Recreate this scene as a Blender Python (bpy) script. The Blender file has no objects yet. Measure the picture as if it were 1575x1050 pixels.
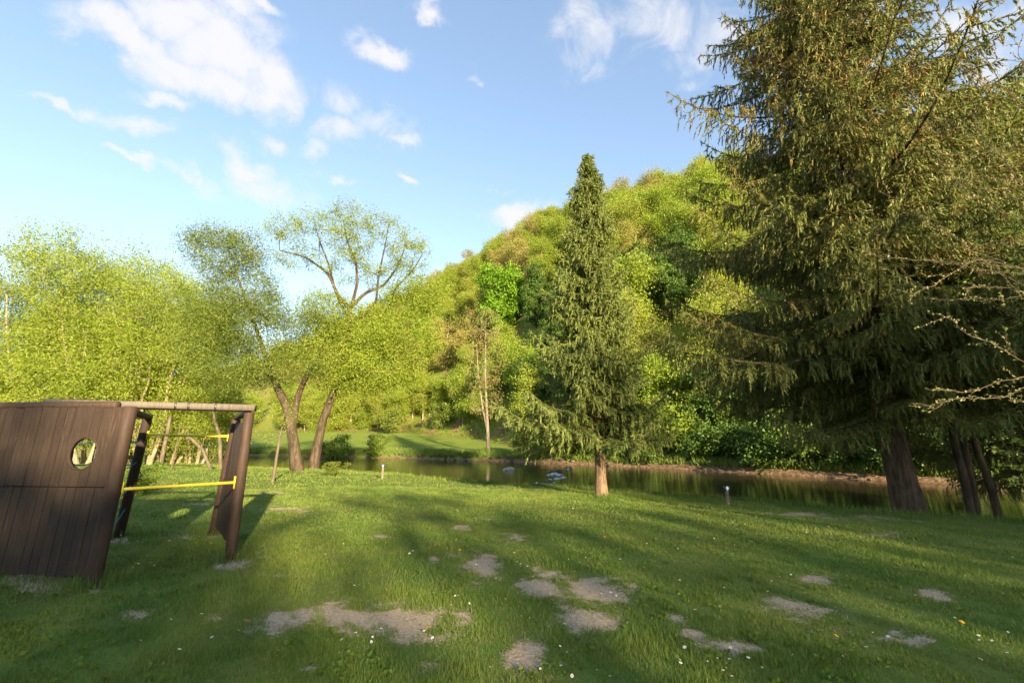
import bpy, bmesh, math, random
import numpy as np
from mathutils import Vector

# ------------------------------------------------------------------ camera, sky, sun, exposure
scene = bpy.context.scene
col = scene.collection
R = math.radians
rs = np.random.RandomState

F_PX = 680.0                       # focal length in photo pixels (photo 1575 x 1050)
PITCH = R(12.5)
CAM_H = 1.6
cam_d = bpy.data.cameras.new('camera')
cam_d.sensor_width = 36.0
cam_d.lens = 36.0 * F_PX / 1575.0
cam_d.clip_start = 0.05
cam_d.clip_end = 3000
cam = bpy.data.objects.new('camera', cam_d)
col.objects.link(cam)
cam.location = (0, 0, CAM_H)
cam.rotation_euler = (R(90) + PITCH, 0, 0)
scene.camera = cam

SUN_EL = R(15.0)
SUN_AZ = R(156.0)                  # compass direction of the sun, clockwise from +Y: behind the camera, a bit to its right
sun_dir = Vector((math.sin(SUN_AZ) * math.cos(SUN_EL), math.cos(SUN_AZ) * math.cos(SUN_EL), math.sin(SUN_EL)))
sl = bpy.data.lights.new('sun', 'SUN')
sl.energy = 3.3
sl.angle = R(1.0)
sl.color = (1.0, 0.79, 0.50)
sun = bpy.data.objects.new('sun', sl)
col.objects.link(sun)
sun.rotation_euler = sun_dir.to_track_quat('Z', 'Y').to_euler()

scene.view_settings.view_transform = 'Standard'
scene.view_settings.look = 'None'
scene.view_settings.exposure = 2.58
scene.view_settings.gamma = 1.0
scene.view_settings.use_curve_mapping = False
scene.render.engine = 'CYCLES'
scene.cycles.use_denoising = True
scene.cycles.max_bounces = 6
scene.cycles.diffuse_bounces = 3
scene.cycles.glossy_bounces = 3
scene.cycles.transmission_bounces = 3
scene.cycles.transparent_max_bounces = 4
scene.cycles.sample_clamp_indirect = 6

CP, SP = math.cos(PITCH), math.sin(PITCH)


def ray(px, py):
    xc = (px - 787.5) / F_PX
    yc = (525.0 - py) / F_PX
    return np.array([xc, CP - yc * SP, SP + yc * CP])


def at(px, py, Y):
    """point on the photo ray at world depth Y"""
    d = ray(px, py)
    t = Y / d[1]
    return np.array([d[0] * t, Y, CAM_H + d[2] * t])


# ---- world
world = bpy.data.worlds.new('World')
scene.world = world
world.use_nodes = True
nt = world.node_tree
nt.nodes.clear()
N, Lk = nt.nodes.new, nt.links.new
out = N('ShaderNodeOutputWorld')
bg = N('ShaderNodeBackground')
bg.inputs['Strength'].default_value = 0.087
Lk(bg.outputs[0], out.inputs[0])
sky = N('ShaderNodeTexSky')
sky.sky_type = 'NISHITA'
sky.sun_disc = False
sky.sun_elevation = SUN_EL
sky.sun_rotation = SUN_AZ
sky.altitude = 300
sky.air_density = 1.0
sky.dust_density = 0.3
sky.ozone_density = 1.3
geo = N('ShaderNodeTexCoord')
sep = N('ShaderNodeSeparateXYZ')
Lk(geo.outputs['Generated'], sep.inputs[0])


def wmath(op, a, b=None, c=None, clamp=False):
    n = N('ShaderNodeMath')
    n.operation = op
    n.use_clamp = clamp
    for i, v in enumerate((a, b, c)):
        if v is None:
            continue
        if isinstance(v, (int, float)):
            n.inputs[i].default_value = v
        else:
            Lk(v, n.inputs[i])
    return n.outputs[0]


az_s = wmath('ARCTAN2', sep.outputs[0], sep.outputs[1])
el_s = wmath('ARCSINE', sep.outputs[2])
ael = N('ShaderNodeCombineXYZ')
Lk(az_s, ael.inputs[0])
Lk(el_s, ael.inputs[1])
# wispy displacement of the cloud outlines
nz = N('ShaderNodeTexNoise')
nz.inputs['Scale'].default_value = 7.0
nz.inputs['Detail'].default_value = 6.0
nz.inputs['Roughness'].default_value = 0.6
Lk(geo.outputs['Generated'], nz.inputs['Vector'])
sub = N('ShaderNodeVectorMath'); sub.operation = 'SUBTRACT'
Lk(nz.outputs['Color'], sub.inputs[0]); sub.inputs[1].default_value = (0.5, 0.5, 0.5)
scl = N('ShaderNodeVectorMath'); scl.operation = 'SCALE'
Lk(sub.outputs[0], scl.inputs[0]); scl.inputs['Scale'].default_value = 0.16
wob = N('ShaderNodeVectorMath'); wob.operation = 'ADD'
Lk(ael.outputs[0], wob.inputs[0]); Lk(scl.outputs[0], wob.inputs[1])
CLOUDS = [  # photo position, half sizes, tilt (deg, clockwise down), weight
    (200, 62, 110, 34, 18, 1.0), (265, 25, 90, 42, 20, 1.0), (340, 75, 95, 55, 15, 1.05), (300, 118, 130, 40, 20, .95),
    (405, 140, 70, 42, 20, .95), (345, 15, 70, 34, 15, .9), (455, 165, 40, 26, 30, .7),
    (400, 8, 42, 22, 20, .95), (592, 74, 46, 27, 20, .95), (655, 3, 24, 16, 30, .8), (640, 120, 60, 14, 30, .25),
    (242, 152, 52, 17, 22, .9), (205, 192, 75, 19, 14, .75), (105, 168, 62, 10, 26, .65), (192, 240, 32, 10, 18, .8), (40, 150, 60, 20, 20, .25),
    (532, 160, 40, 38, 25, .85), (580, 195, 48, 42, 20, .75), (530, 212, 44, 28, 10, .75), (495, 235, 34, 16, 10, .7), (612, 222, 30, 12, 10, .7),
    (375, 244, 55, 22, 12, .8), (420, 222, 34, 14, 12, .8), (415, 282, 85, 36, 18, .6), (310, 284, 48, 16, 24, .65), (250, 258, 50, 14, 20, .35),
    (625, 262, 14, 9, 0, .8), (530, 290, 22, 10, 20, .65), (470, 262, 60, 20, 15, .4),
    (795, 334, 62, 22, -14, .85), (780, 292, 32, 9, 0, .45), (725, 122, 20, 9, 10, .6), (720, 105, 40, 20, 40, .25),
    (895, 48, 52, 58, -25, .62), (890, 90, 30, 30, 0, .5), (1000, 22, 130, 62, 5, .62), (950, 0, 120, 22, 0, .5), (1060, 98, 95, 30, -8, .48), (1050, 130, 40, 14, -10, .4),
    (1110, 40, 80, 70, 0, .5), (1480, 58, 110, 48, -12, .72), (1550, 15, 80, 34, -12, .7), (1500, 110, 70, 40, -10, .55), (1420, 30, 40, 18, -12, .5),
]


def azel(px, py):
    d = ray(px, py)
    d = d / np.linalg.norm(d)
    return math.atan2(d[0], d[1]), math.asin(d[2])


acc = None
for (cx, cy, hw, hh, tilt, wgt) in CLOUDS:
    a0, e0 = azel(cx, cy)
    t = R(tilt)
    a1, e1 = azel(cx + hw * math.cos(t), cy + hw * math.sin(t))
    a2, e2 = azel(cx - hh * math.sin(t), cy + hh * math.cos(t))
    M = np.linalg.inv(np.array([[a1 - a0, a2 - a0], [e1 - e0, e2 - e0]]))
    s1 = N('ShaderNodeVectorMath'); s1.operation = 'SUBTRACT'
    Lk(wob.outputs[0], s1.inputs[0]); s1.inputs[1].default_value = (a0, e0, 0)
    d1 = N('ShaderNodeVectorMath'); d1.operation = 'DOT_PRODUCT'
    Lk(s1.outputs[0], d1.inputs[0]); d1.inputs[1].default_value = (M[0, 0], M[0, 1], 0)
    d2 = N('ShaderNodeVectorMath'); d2.operation = 'DOT_PRODUCT'
    Lk(s1.outputs[0], d2.inputs[0]); d2.inputs[1].default_value = (M[1, 0], M[1, 1], 0)
    q = wmath('ADD', wmath('MULTIPLY', d1.outputs['Value'], d1.outputs['Value']), wmath('MULTIPLY', d2.outputs['Value'], d2.outputs['Value']))
    v = wmath('MULTIPLY', wmath('POWER', 2.718, wmath('MULTIPLY', q, -0.9)), wgt)
    acc = v if acc is None else wmath('MAXIMUM', acc, v)
# fine structure, and loose clouds in the part of the sky behind the camera
nf = N('ShaderNodeTexNoise')
nf.inputs['Scale'].default_value = 13.0
nf.inputs['Detail'].default_value = 9.0
nf.inputs['Roughness'].default_value = 0.58
nf.inputs['Distortion'].default_value = 0.6
Lk(geo.outputs['Generated'], nf.inputs['Vector'])
nb = N('ShaderNodeTexNoise')
nb.inputs['Scale'].default_value = 3.2
nb.inputs['Detail'].default_value = 4.0
Lk(geo.outputs['Generated'], nb.inputs['Vector'])
back = N('ShaderNodeMapRange')
Lk(sep.outputs[1], back.inputs[0])
back.inputs[1].default_value = 0.15; back.inputs[2].default_value = -0.35
back.inputs[3].default_value = 0.0; back.inputs[4].default_value = 1.0
loose = wmath('MULTIPLY', wmath('SUBTRACT', wmath('MULTIPLY', nb.outputs['Fac'], 2.6), 1.0, clamp=True), back.outputs[0])
acc = wmath('MAXIMUM', acc, loose)
dens = wmath('ADD', acc, wmath('MULTIPLY', wmath('SUBTRACT', nf.outputs['Fac'], 0.5), 1.55))
mr = N('ShaderNodeMapRange')
mr.interpolation_type = 'SMOOTHSTEP'
Lk(dens, mr.inputs[0])
mr.inputs[1].default_value = 0.15; mr.inputs[2].default_value = 0.98
mr.inputs[3].default_value = 0.0; mr.inputs[4].default_value = 0.92
present = N('ShaderNodeMapRange')
Lk(acc, present.inputs[0])
present.inputs[1].default_value = 0.05; present.inputs[2].default_value = 0.35
cov = wmath('MULTIPLY', mr.outputs[0], present.outputs[0])
mix = N('ShaderNodeMix'); mix.data_type = 'RGBA'
Lk(cov, mix.inputs['Factor'])
SKYGAIN = N('ShaderNodeMix'); SKYGAIN.data_type = 'RGBA'; SKYGAIN.blend_type = 'MULTIPLY'
SKYGAIN.inputs['Factor'].default_value = 1.0
gam = N('ShaderNodeGamma'); gam.inputs['Gamma'].default_value = 0.76
Lk(sky.outputs[0], gam.inputs['Color'])
Lk(gam.outputs[0], SKYGAIN.inputs['A'])
SKYGAIN.inputs['B'].default_value = (0.92, 0.94, 0.97, 1)
Lk(SKYGAIN.outputs['Result'], mix.inputs['A'])
mix.inputs['B'].default_value = (1.92, 1.89, 1.93, 1)
Lk(mix.outputs['Result'], bg.inputs['Color'])


# ------------------------------------------------------------------ helpers
def tag(o, label=None, cat=None, group=None, kind=None):
    if label: o['label'] = label
    if cat: o['category'] = cat
    if group: o['group'] = group
    if kind: o['kind'] = kind
    return o


def empty(name, loc, rz=0.0):
    o = bpy.data.objects.new(name, None)
    o.empty_display_size = 0.3
    o.location = loc
    o.rotation_euler = (0, 0, rz)
    col.objects.link(o)
    return o


def link(name, me, parent=None, loc=None):
    o = bpy.data.objects.new(name, me)
    col.objects.link(o)
    if parent is not None: o.parent = parent
    if loc is not None: o.location = loc
    return o


def np_mesh(name, V, faces, mats, mat_idx=None, attrs=None, smooth=False):
    """faces: (n,k) array or list of such arrays"""
    me = bpy.data.meshes.new(name)
    V = np.asarray(V, dtype=np.float32).reshape(-1, 3)
    if not isinstance(faces, list): faces = [faces]
    faces = [np.asarray(f, dtype=np.int32) for f in faces if len(f)]
    tot = np.concatenate([np.full(len(f), f.shape[1], np.int32) for f in faces])
    loops = np.concatenate([f.ravel() for f in faces])
    start = np.concatenate([[0], np.cumsum(tot)[:-1]]).astype(np.int32)
    me.vertices.add(len(V)); me.vertices.foreach_set('co', V.ravel())
    me.loops.add(len(loops)); me.loops.foreach_set('vertex_index', loops)
    me.polygons.add(len(tot)); me.polygons.foreach_set('loop_start', start)
    try:
        me.polygons.foreach_set('loop_total', tot)
    except Exception:
        pass
    for m in (mats if isinstance(mats, (list, tuple)) else [mats]): me.materials.append(m)
    if mat_idx is not None: me.polygons.foreach_set('material_index', np.asarray(mat_idx, np.int32))
    if smooth: me.polygons.foreach_set('use_smooth', np.ones(len(tot), bool))
    for k, (dom, arr) in (attrs or {}).items():
        a = me.attributes.new(k, 'FLOAT', dom)
        a.data.foreach_set('value', np.asarray(arr, np.float32))
    me.update(calc_edges=True)
    return me


def new_mat(name):
    m = bpy.data.materials.new(name)
    m.use_nodes = True
    m.node_tree.nodes.clear()
    return m, m.node_tree


class NB:
    """small node-building helper"""
    def __init__(s, name):
        s.m, s.t = new_mat(name)
        s.out = s.t.nodes.new('ShaderNodeOutputMaterial')
    def n(s, typ, **kw):
        x = s.t.nodes.new(typ)
        for k, v in kw.items(): setattr(x, k, v)
        return x
    def l(s, a, b): s.t.links.new(a, b)
    def pos(s): return s.n('ShaderNodeNewGeometry').outputs['Position']
    def obj(s): return s.n('ShaderNodeTexCoord').outputs['Object']
    def noise(s, vec, scale, detail=4, rough=.55, dist=0):
        x = s.n('ShaderNodeTexNoise')
        x.inputs['Scale'].default_value = scale; x.inputs['Detail'].default_value = detail
        x.inputs['Roughness'].default_value = rough; x.inputs['Distortion'].default_value = dist
        if vec is not None: s.l(vec, x.inputs['Vector'])
        return x.outputs['Fac']
    def attr(s, name):
        x = s.n('ShaderNodeAttribute'); x.attribute_name = name
        return x.outputs['Fac']
    def math(s, op, a, b=None, clamp=False):
        x = s.n('ShaderNodeMath', operation=op, use_clamp=clamp)
        for i, v in enumerate((a, b)):
            if v is None: continue
            if isinstance(v, (int, float)): x.inputs[i].default_value = v
            else: s.l(v, x.inputs[i])
        return x.outputs[0]
    def rng(s, v, a, b, c=0.0, d=1.0, smooth=True):
        x = s.n('ShaderNodeMapRange')
        if smooth: x.interpolation_type = 'SMOOTHSTEP'
        s.l(v, x.inputs[0])
        for i, w in enumerate((a, b, c, d)): x.inputs[i + 1].default_value = w
        return x.outputs[0]
    def mix(s, f, a, b):
        x = s.n('ShaderNodeMix', data_type='RGBA')
        if isinstance(f, (int, float)): x.inputs['Factor'].default_value = f
        else: s.l(f, x.inputs['Factor'])
        for k, v in (('A', a), ('B', b)):
            if isinstance(v, tuple): x.inputs[k].default_value = (*v, 1)
            else: s.l(v, x.inputs[k])
        return x.outputs['Result']
    def scale(s, vec, sc):
        x = s.n('ShaderNodeMapping'); x.inputs['Scale'].default_value = sc
        s.l(vec, x.inputs['Vector'])
        return x.outputs[0]
    def bump(s, h, strength, dist):
        x = s.n('ShaderNodeBump'); x.inputs['Strength'].default_value = strength; x.inputs['Distance'].default_value = dist
        s.l(h, x.inputs['Height'])
        return x.outputs[0]
    def bsdf(s, color, rough=.8, spec=.3, normal=None, **kw):
        x = s.n('ShaderNodeBsdfPrincipled')
        if isinstance(color, tuple): x.inputs['Base Color'].default_value = (*color, 1)
        else: s.l(color, x.inputs['Base Color'])
        if isinstance(rough, (int, float)): x.inputs['Roughness'].default_value = rough
        else: s.l(rough, x.inputs['Roughness'])
        x.inputs['Specular IOR Level'].default_value = spec
        for k, v in kw.items(): x.inputs[k].default_value = v
        if normal is not None: s.l(normal, x.inputs['Normal'])
        s.l(x.outputs[0], s.out.inputs[0])
        return x


def leaf_mat(name, ca, cb, cc=None, trans=.35, patch=.25, rough=.5):
    """leaf surface: colour runs from ca to cb leaf by leaf, cc tints whole trees; part of the light passes through"""
    b = NB(name)
    v = b.attr('var')
    c = b.mix(v, ca, cb)
    oi = b.n('ShaderNodeObjectInfo').outputs['Random']
    if cc: c = b.mix(b.math('MULTIPLY', oi, .55), c, cc)
    nz_ = b.noise(b.pos(), patch, 3)
    c = b.mix(b.rng(nz_, .35, .68, 0, .28), c, (ca[0] * .55, ca[1] * .62, ca[2] * .6))
    d = b.n('ShaderNodeBsdfPrincipled')
    b.l(c, d.inputs['Base Color']); d.inputs['Roughness'].default_value = rough; d.inputs['Specular IOR Level'].default_value = .25
    t = b.n('ShaderNodeBsdfTranslucent')
    b.l(c, t.inputs['Color'])
    ms = b.n('ShaderNodeMixShader'); ms.inputs[0].default_value = trans
    b.l(d.outputs[0], ms.inputs[1]); b.l(t.outputs[0], ms.inputs[2])
    b.l(ms.outputs[0], b.out.inputs[0])
    return b.m


def bark_mat(name, ca, cb, sc=6.0, bumpd=.02):
    b = NB(name)
    p = b.scale(b.obj(), (1, 1, .22))
    n1 = b.noise(p, sc, 6, .65, .6)
    n2 = b.noise(b.obj(), 1.2, 3)
    c = b.mix(b.rng(n1, .35, .65), ca, cb)
    c = b.mix(b.rng(n2, .5, .75, 0, .45), c, (ca[0] * .8, ca[1] * 1.1, ca[2] * .7))
    b.bsdf(c, .9, .15, b.bump(n1, .9, bumpd))
    return b.m


M = {}
M['willow_leaf'] = leaf_mat('willow_leaf', (.21, .285, .026), (.305, .37, .046), trans=.45)
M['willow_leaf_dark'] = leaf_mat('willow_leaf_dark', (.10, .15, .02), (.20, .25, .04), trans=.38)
M['hill_leaf'] = leaf_mat('hill_leaf', (.195, .29, .026), (.285, .37, .045), (.34, .33, .055), trans=.45, patch=.12)
M['bud_leaf'] = leaf_mat('bud_leaf', (.28, .24, .065), (.40, .35, .11), (.30, .34, .05), trans=.4, patch=.12)
M['maple_leaf'] = leaf_mat('maple_leaf', (.115, .235, .012), (.20, .36, .025), patch=.3)
M['deep_and_shade_leaf'] = leaf_mat('deep_and_shade_leaf', (.065, .125, .020), (.115, .19, .032), patch=.3)  # also puts the shade of hill foot and far bank into the leaf colour
M['shrub_leaf'] = leaf_mat('shrub_leaf', (.09, .16, .018), (.17, .25, .03), (.20, .20, .04), patch=.4)
M['spruce_needle'] = leaf_mat('spruce_needle', (.125, .178, .040), (.275, .31, .082), trans=.27, patch=.5)
M['tall_spruce_needle'] = leaf_mat('tall_spruce_needle', (.098, .128, .028), (.25, .25, .062), trans=.25, patch=.4)
M['spruce_cone'] = leaf_mat('spruce_cone', (.19, .135, .038), (.30, .215, .07), trans=.2, patch=.4)
M['bark_dark'] = bark_mat('bark_dark', (.035, .027, .018), (.10, .075, .048))
M['bark_pale'] = bark_mat('bark_pale', (.20, .155, .10), (.38, .31, .21), 9)
M['bark_spruce'] = bark_mat('bark_spruce', (.11, .072, .046), (.26, .18, .115), 12, .03)
M['bark_spruce_dark'] = bark_mat('bark_spruce_dark', (.050, .033, .023), (.125, .085, .057), 12, .03)
M['bark_mid'] = bark_mat('bark_mid', (.075, .06, .042), (.16, .13, .09), 9)
M['bark_grey'] = bark_mat('bark_grey', (.13, .11, .08), (.25, .205, .15), 9)
M['bark_twig'] = bark_mat('bark_twig', (.085, .06, .04), (.16, .115, .075), 20, .003)


# ------------------------------------------------------------------ terrain
NEAR = np.array([(60, -34), (30, -8), (18, 4.2), (12.4, 9.8), (9.2, 12.9), (5.0, 16.4), (0, 19.4), (-4.6, 22), (-9, 26), (-13.5, 29.8), (-22, 35.5), (-33, 43), (-62, 62), (-130, 104), (-300, 210)], float)
FAR = np.array([(90, -26), (54, 0), (33.5, 14.6), (23.0, 25.6), (12.2, 38.8), (0, 49.6), (-16, 59), (-58, 76), (-130, 122), (-300, 226)], float)


def sdist(P, line):
    """signed distance of points to a polyline, positive beyond it (away from the camera)"""
    best = np.full(len(P), 1e9); sgn = np.ones(len(P))
    for a, b in zip(line[:-1], line[1:]):
        d = b - a
        t = np.clip(((P - a) @ d) / (d @ d), 0, 1)
        q = a + t[:, None] * d
        r = P - q
        dist = np.hypot(r[:, 0], r[:, 1])
        cr = d[0] * (P[:, 1] - a[1]) - d[1] * (P[:, 0] - a[0])
        upd = dist < best - 1e-9
        best[upd] = dist[upd]
        sgn[upd] = np.where(cr[upd] < 0, 1, -1)
    return best * sgn


def smooth(x, a, b):
    t = np.clip((x - a) / (b - a), 0, 1)
    return t * t * (3 - 2 * t)


_g = rs(5)
_ph = _g.rand(40, 3) * 6.283
_dir = _g.randn(40, 2)


def wavenoise(x, y, scale, seed=0, n=10):
    v = 0
    for i in range(n):
        k = (i + seed * 7) % 40
        d = _dir[k] / np.hypot(*_dir[k])
        f = (0.6 + (i % 5) * .45) / scale
        v = v + np.sin((x * d[0] + y * d[1]) * f * 2 + _ph[k, 0] + 1.3 * np.sin((x * d[1] - y * d[0]) * f + _ph[k, 1]))
    return v / n ** .5 * .7


WATER_Z = -0.72
# elevation of the wooded skyline's ground by photo column (px, py of ground line)
SKY_PX = np.array([-400, -100, 0, 150, 300, 420, 520, 600, 680, 760, 850, 950, 1040, 1110, 1200, 1400, 1600, 2000, 2600])
SKY_PY = np.array([480, 480, 490, 490, 498, 505, 500, 475, 445, 418, 382, 355, 342, 334, 318, 300, 290, 280, 280])
FOOT_PX = np.array([-600, 0, 300, 520, 640, 740, 800, 860, 1000, 1600])
FOOT_W = np.array([34, 34, 33, 31, 29, 19, 8, 3.0, 2.0, 2.0])


def ground(x, y):
    P = np.stack([x, y], 1)
    dN, dF = sdist(P, NEAR), sdist(P, FAR)
    r = np.hypot(x, y) + 1e-6
    az = np.arctan2(x, y)
    px = 787.5 + np.tan(np.clip(az, -1.25, 1.25)) * F_PX * 1.0
    # lawn side
    zl = 0.035 * wavenoise(x, y, 3.2) + .015 * wavenoise(x, y, .9, 2) - .22 * smooth(-dN, 7, 0) * 1.0 - .25 * smooth(r, 20, 50)
    zl = zl + .10 * smooth(y, 12, 19) * smooth(-x, 1, 6) * smooth(x, -14, -6)
    zl = np.where(y < -4, zl + .06 * (-4 - y) * .2, zl)
    z = zl + (-1.65 - zl) * smooth(dN, -.15, 2.2)
    # far bank
    bank = smooth(dF, -2.2, .9 + 0 * dF)
    w = np.interp(px, FOOT_PX, FOOT_W)
    zf = -.12 + .045 * np.clip(dF, 0, None) + .0022 * np.clip(dF, 0, 30) ** 2 + .08 * wavenoise(x, y, 4, 3)
    sf = np.clip(dF - w, 0, None)
    slope = np.interp(px, [500, 900], [.62, .86])
    e_py = np.interp(px, SKY_PX, SKY_PY)
    te = np.tan(np.arctan((525 - e_py) / F_PX) + PITCH)
    te = (CP * (525 - e_py) / F_PX + SP) / (CP - SP * (525 - e_py) / F_PX)
    # elevation tangent along horizontal distance (side rays are longer)
    te = te * np.cos(np.clip(az, -1.2, 1.2))
    cap = te * r * (1 - np.clip((r - 165) / 420, 0, .95)) + CAM_H
    zh = zf + slope * sf * smooth(sf, -2, 14) + .9 * wavenoise(x, y, 22, 4) * smooth(sf, 0, 25) * np.clip(sf / 40, 0, 1.5)
    k = 5.0
    m_ = -np.log(np.exp(-np.clip(zh, -50, 250) / k) + np.exp(-np.clip(cap, -50, 250) / k)) * k
    zfar = np.where(sf > 3, np.minimum(zh, m_ + 2.0), zh)
    zfar = -1.65 + (zfar + 1.65) * bank
    return np.where(dF > -2.2, zfar, z), dN, dF, sf


def gz(x, y):
    return float(ground(np.array([x], float), np.array([y], float))[0][0])


def on_ground(px, py):
    z = 0.0
    d = ray(px, py)
    for _ in range(6):
        t = (z - CAM_H) / d[2]
        z = gz(d[0] * t, d[1] * t)
    return np.array([d[0] * t, d[1] * t, z])


def on_plane(px, py, z):
    d = ray(px, py)
    t = (z - CAM_H) / d[2]
    return np.array([d[0] * t, d[1] * t, z])


# bare patches in the lawn: photo centre, half sizes, tilt, weight
DIRT = [(620, 954, 66, 25, 0, 1.25), (540, 950, 62, 20, 5, .95), (455, 950, 60, 16, -8, .85), (210, 945, 46, 8, -6, .75), (340, 950, 28, 9, -8, .6), (380, 963, 14, 7, 0, .5),
        (740, 868, 24, 24, 10, .9), (664, 860, 9, 6, 0, .7), (786, 829, 22, 7, 0, .85), (707, 812, 24, 6, 0, .6), (745, 797, 22, 4, 0, .5), (704, 853, 18, 5, 0, .5),
        (922, 904, 42, 18, 5, 1.15), (838, 908, 36, 14, 10, 1.0), (855, 882, 32, 9, 14, .8), (905, 951, 48, 21, 4, 1.2), (818, 1010, 32, 30, 10, .85),
        (1235, 937, 58, 20, 12, .85), (1292, 945, 28, 9, 12, .6), (1255, 891, 24, 6, 0, 1.0), (1437, 914, 26, 8, 14, .9),
        (1040, 952, 22, 8, 0, .9), (1075, 980, 40, 14, 14, .7), (1120, 992, 44, 9, 4, .75),
        (1368, 976, 36, 9, -8, .65), (1415, 982, 26, 10, 0, .65), (708, 945, 18, 8, 0, .75), (672, 1028, 20, 9, 0, .75), (478, 1030, 20, 11, 0, .7),
        (430, 783, 34, 4, 0, .65), (425, 757, 36, 3, 0, .6), (455, 788, 22, 3, 0, .5), (300, 775, 26, 3, 0, .55), (275, 825, 30, 6, 0, .55), (412, 885, 26, 5, 0, .5),
        (1230, 790, 45, 4, 2, .75), (1330, 797, 90, 5, 3, .55), (1365, 822, 34, 4, 0, .65), (900, 808, 24, 4, 0, .5), (580, 826, 40, 5, 0, .35),
        (60, 897, 80, 14, 3, .95), (355, 862, 30, 14, 0, .65), (395, 852, 26, 7, 0, .45), (182, 830, 26, 8, 0, .55), (140, 902, 26, 9, 0, .7), (330, 826, 18, 8, 0, .6)]
DIRT_E = []
for (cx, cy, hw, hh, tl, wg) in DIRT:
    t = R(tl)
    c = on_ground(cx, cy)[:2]
    u = on_ground(cx + hw * math.cos(t), cy + hw * math.sin(t))[:2] - c
    v = on_ground(cx - hh * math.sin(t), cy + hh * math.cos(t))[:2] - c
    DIRT_E.append((c, np.linalg.inv(np.stack([u, v], 1)), wg))


def dirt_field(x, y):
    f = np.zeros(len(x))
    P = np.stack([x, y], 1)
    for c, Mi, wg in DIRT_E:
        d = (P - c) @ Mi.T
        q = (d ** 2).sum(1)
        f = np.maximum(f, wg * np.exp(-.7 * q))
    m_ = smooth(f, .08, .4)
    return f + m_ * (.30 * wavenoise(x, y, .42, 3) + .20 * wavenoise(x, y, .17, 6))


front = np.radians(np.linspace(-62, 62, 560))
rest = np.radians(np.linspace(62, 298, 70))[1:-1]
azs = np.concatenate([front, rest])
rr = np.concatenate([[0.02], np.geomspace(1.2, 700, 250)])
A, RR = np.meshgrid(azs, rr)
X, Y = (RR * np.sin(A)).ravel(), (RR * np.cos(A)).ravel()
Z, dN, dF, sf = ground(X, Y)
na, nr = len(azs), len(rr)
idx = np.arange(na * nr).reshape(nr, na)
nxt = np.roll(idx, -1, axis=1)
quads = np.stack([idx[:-1], nxt[:-1], nxt[1:], idx[1:]], -1).reshape(-1, 4)[:, ::-1]
fdN, fdF, fsf = dN[quads].mean(1), dF[quads].mean(1), sf[quads].mean(1)
soil = np.exp(-np.clip(dF - .1, 0, None) / .35) * np.interp(787.5 + np.tan(np.clip(np.arctan2(X, Y), -1.25, 1.25)) * F_PX, [560, 700, 900, 1060, 1130], [.62, .7, .9, .95, .95])
dirt = dirt_field(X, Y)

# --- ground materials
def grass_colours(b):
    p = b.pos()
    n1 = b.noise(p, .55, 4, .6)
    n2 = b.noise(p, 2.3, 4, .6)
    n3 = b.noise(p, 9, 3, .6)
    c = b.mix(b.rng(n1, .35, .65), (.105, .18, .026), (.17, .215, .036))
    c = b.mix(b.rng(n2, .48, .72, 0, .42), c, (.185, .19, .045))
    c = b.mix(b.rng(n3, .5, .75, 0, .45), c, (.05, .115, .018))
    return c, p


b = NB('lawn_soil')
c, p = grass_colours(b)
rag = b.noise(p, 5.5, 6, .65, .5)
fine = b.noise(p, 40, 4, .6)
dsoil = b.mix(b.rng(fine, .3, .7), (.31, .225, .145), (.49, .385, .26))
dsoil = b.mix(b.rng(b.noise(p, 16, 3), .55, .75, 0, .5), dsoil, (.11, .085, .048))
f = b.math('ADD', b.attr('dirt'), b.math('MULTIPLY', b.math('SUBTRACT', rag, .5), 1.9))
f = b.math('ADD', f, b.math('MULTIPLY', b.math('SUBTRACT', fine, .5), .6))
c = b.mix(b.math('MULTIPLY', b.noise(p, 60, 2), .55), c, (.10, .085, .04))
c = b.mix(b.rng(f, .35, .64), c, dsoil)
b.bsdf(c, .95, .1, b.bump(b.math('ADD', fine, rag), .6, .03))
M['lawn'] = b.m

b = NB('meadow_grass')
c, p = grass_colours(b)
c = b.mix(.55, c, (.17, .235, .028))
c = b.mix(b.rng(b.noise(p, .9, 5), .5, .7, 0, .6), c, (.20, .185, .075))
so = b.math('ADD', b.attr('soil'), b.math('MULTIPLY', b.math('SUBTRACT', b.noise(p, 1.4, 6, .7), .5), 1.2))
c = b.mix(b.rng(so, .42, .6), c, b.mix(b.rng(b.noise(p, 5, 5), .35, .65), (.09, .055, .032), (.22, .155, .095)))
b.bsdf(c, .95, .1, b.bump(b.noise(p, 6, 6, .7), .8, .12))
M['meadow'] = b.m

b = NB('forest_floor')
p = b.pos()
c = b.mix(b.rng(b.noise(p, 1.3, 6, .65), .35, .65), (.14, .085, .04), (.26, .17, .09))
c = b.mix(b.rng(b.noise(p, .35, 5, .6), .36, .54), c, (.15, .19, .03))
so = b.math('ADD', b.attr('soil'), b.math('MULTIPLY', b.math('SUBTRACT', b.noise(p, 1.4, 6, .7), .5), 1.2))
c = b.mix(b.rng(so, .42, .6), c, b.mix(b.rng(b.noise(p, 5, 5), .35, .65), (.055, .034, .020), (.19, .12, .068)))
b.bsdf(c, .95, .1, b.bump(b.noise(p, 4, 6, .7), .8, .2))
M['hillside'] = b.m

b = NB('riverbed')
c = b.mix(b.rng(b.noise(b.pos(), 3, 5), .35, .65), (.06, .045, .025), (.14, .11, .07))
b.bsdf(c, .9, .2)
M['bed'] = b.m


def sub_terrain(name, sel, mat):
    q = quads[sel]
    used, inv = np.unique(q.ravel(), return_inverse=True)
    me = np_mesh(name, np.stack([X, Y, Z], 1)[used], inv.reshape(-1, 4), mat, attrs={'soil': ('POINT', soil[used]), 'dirt': ('POINT', dirt[used])}, smooth=True)
    return tag(link(name, me), kind='structure')


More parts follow.
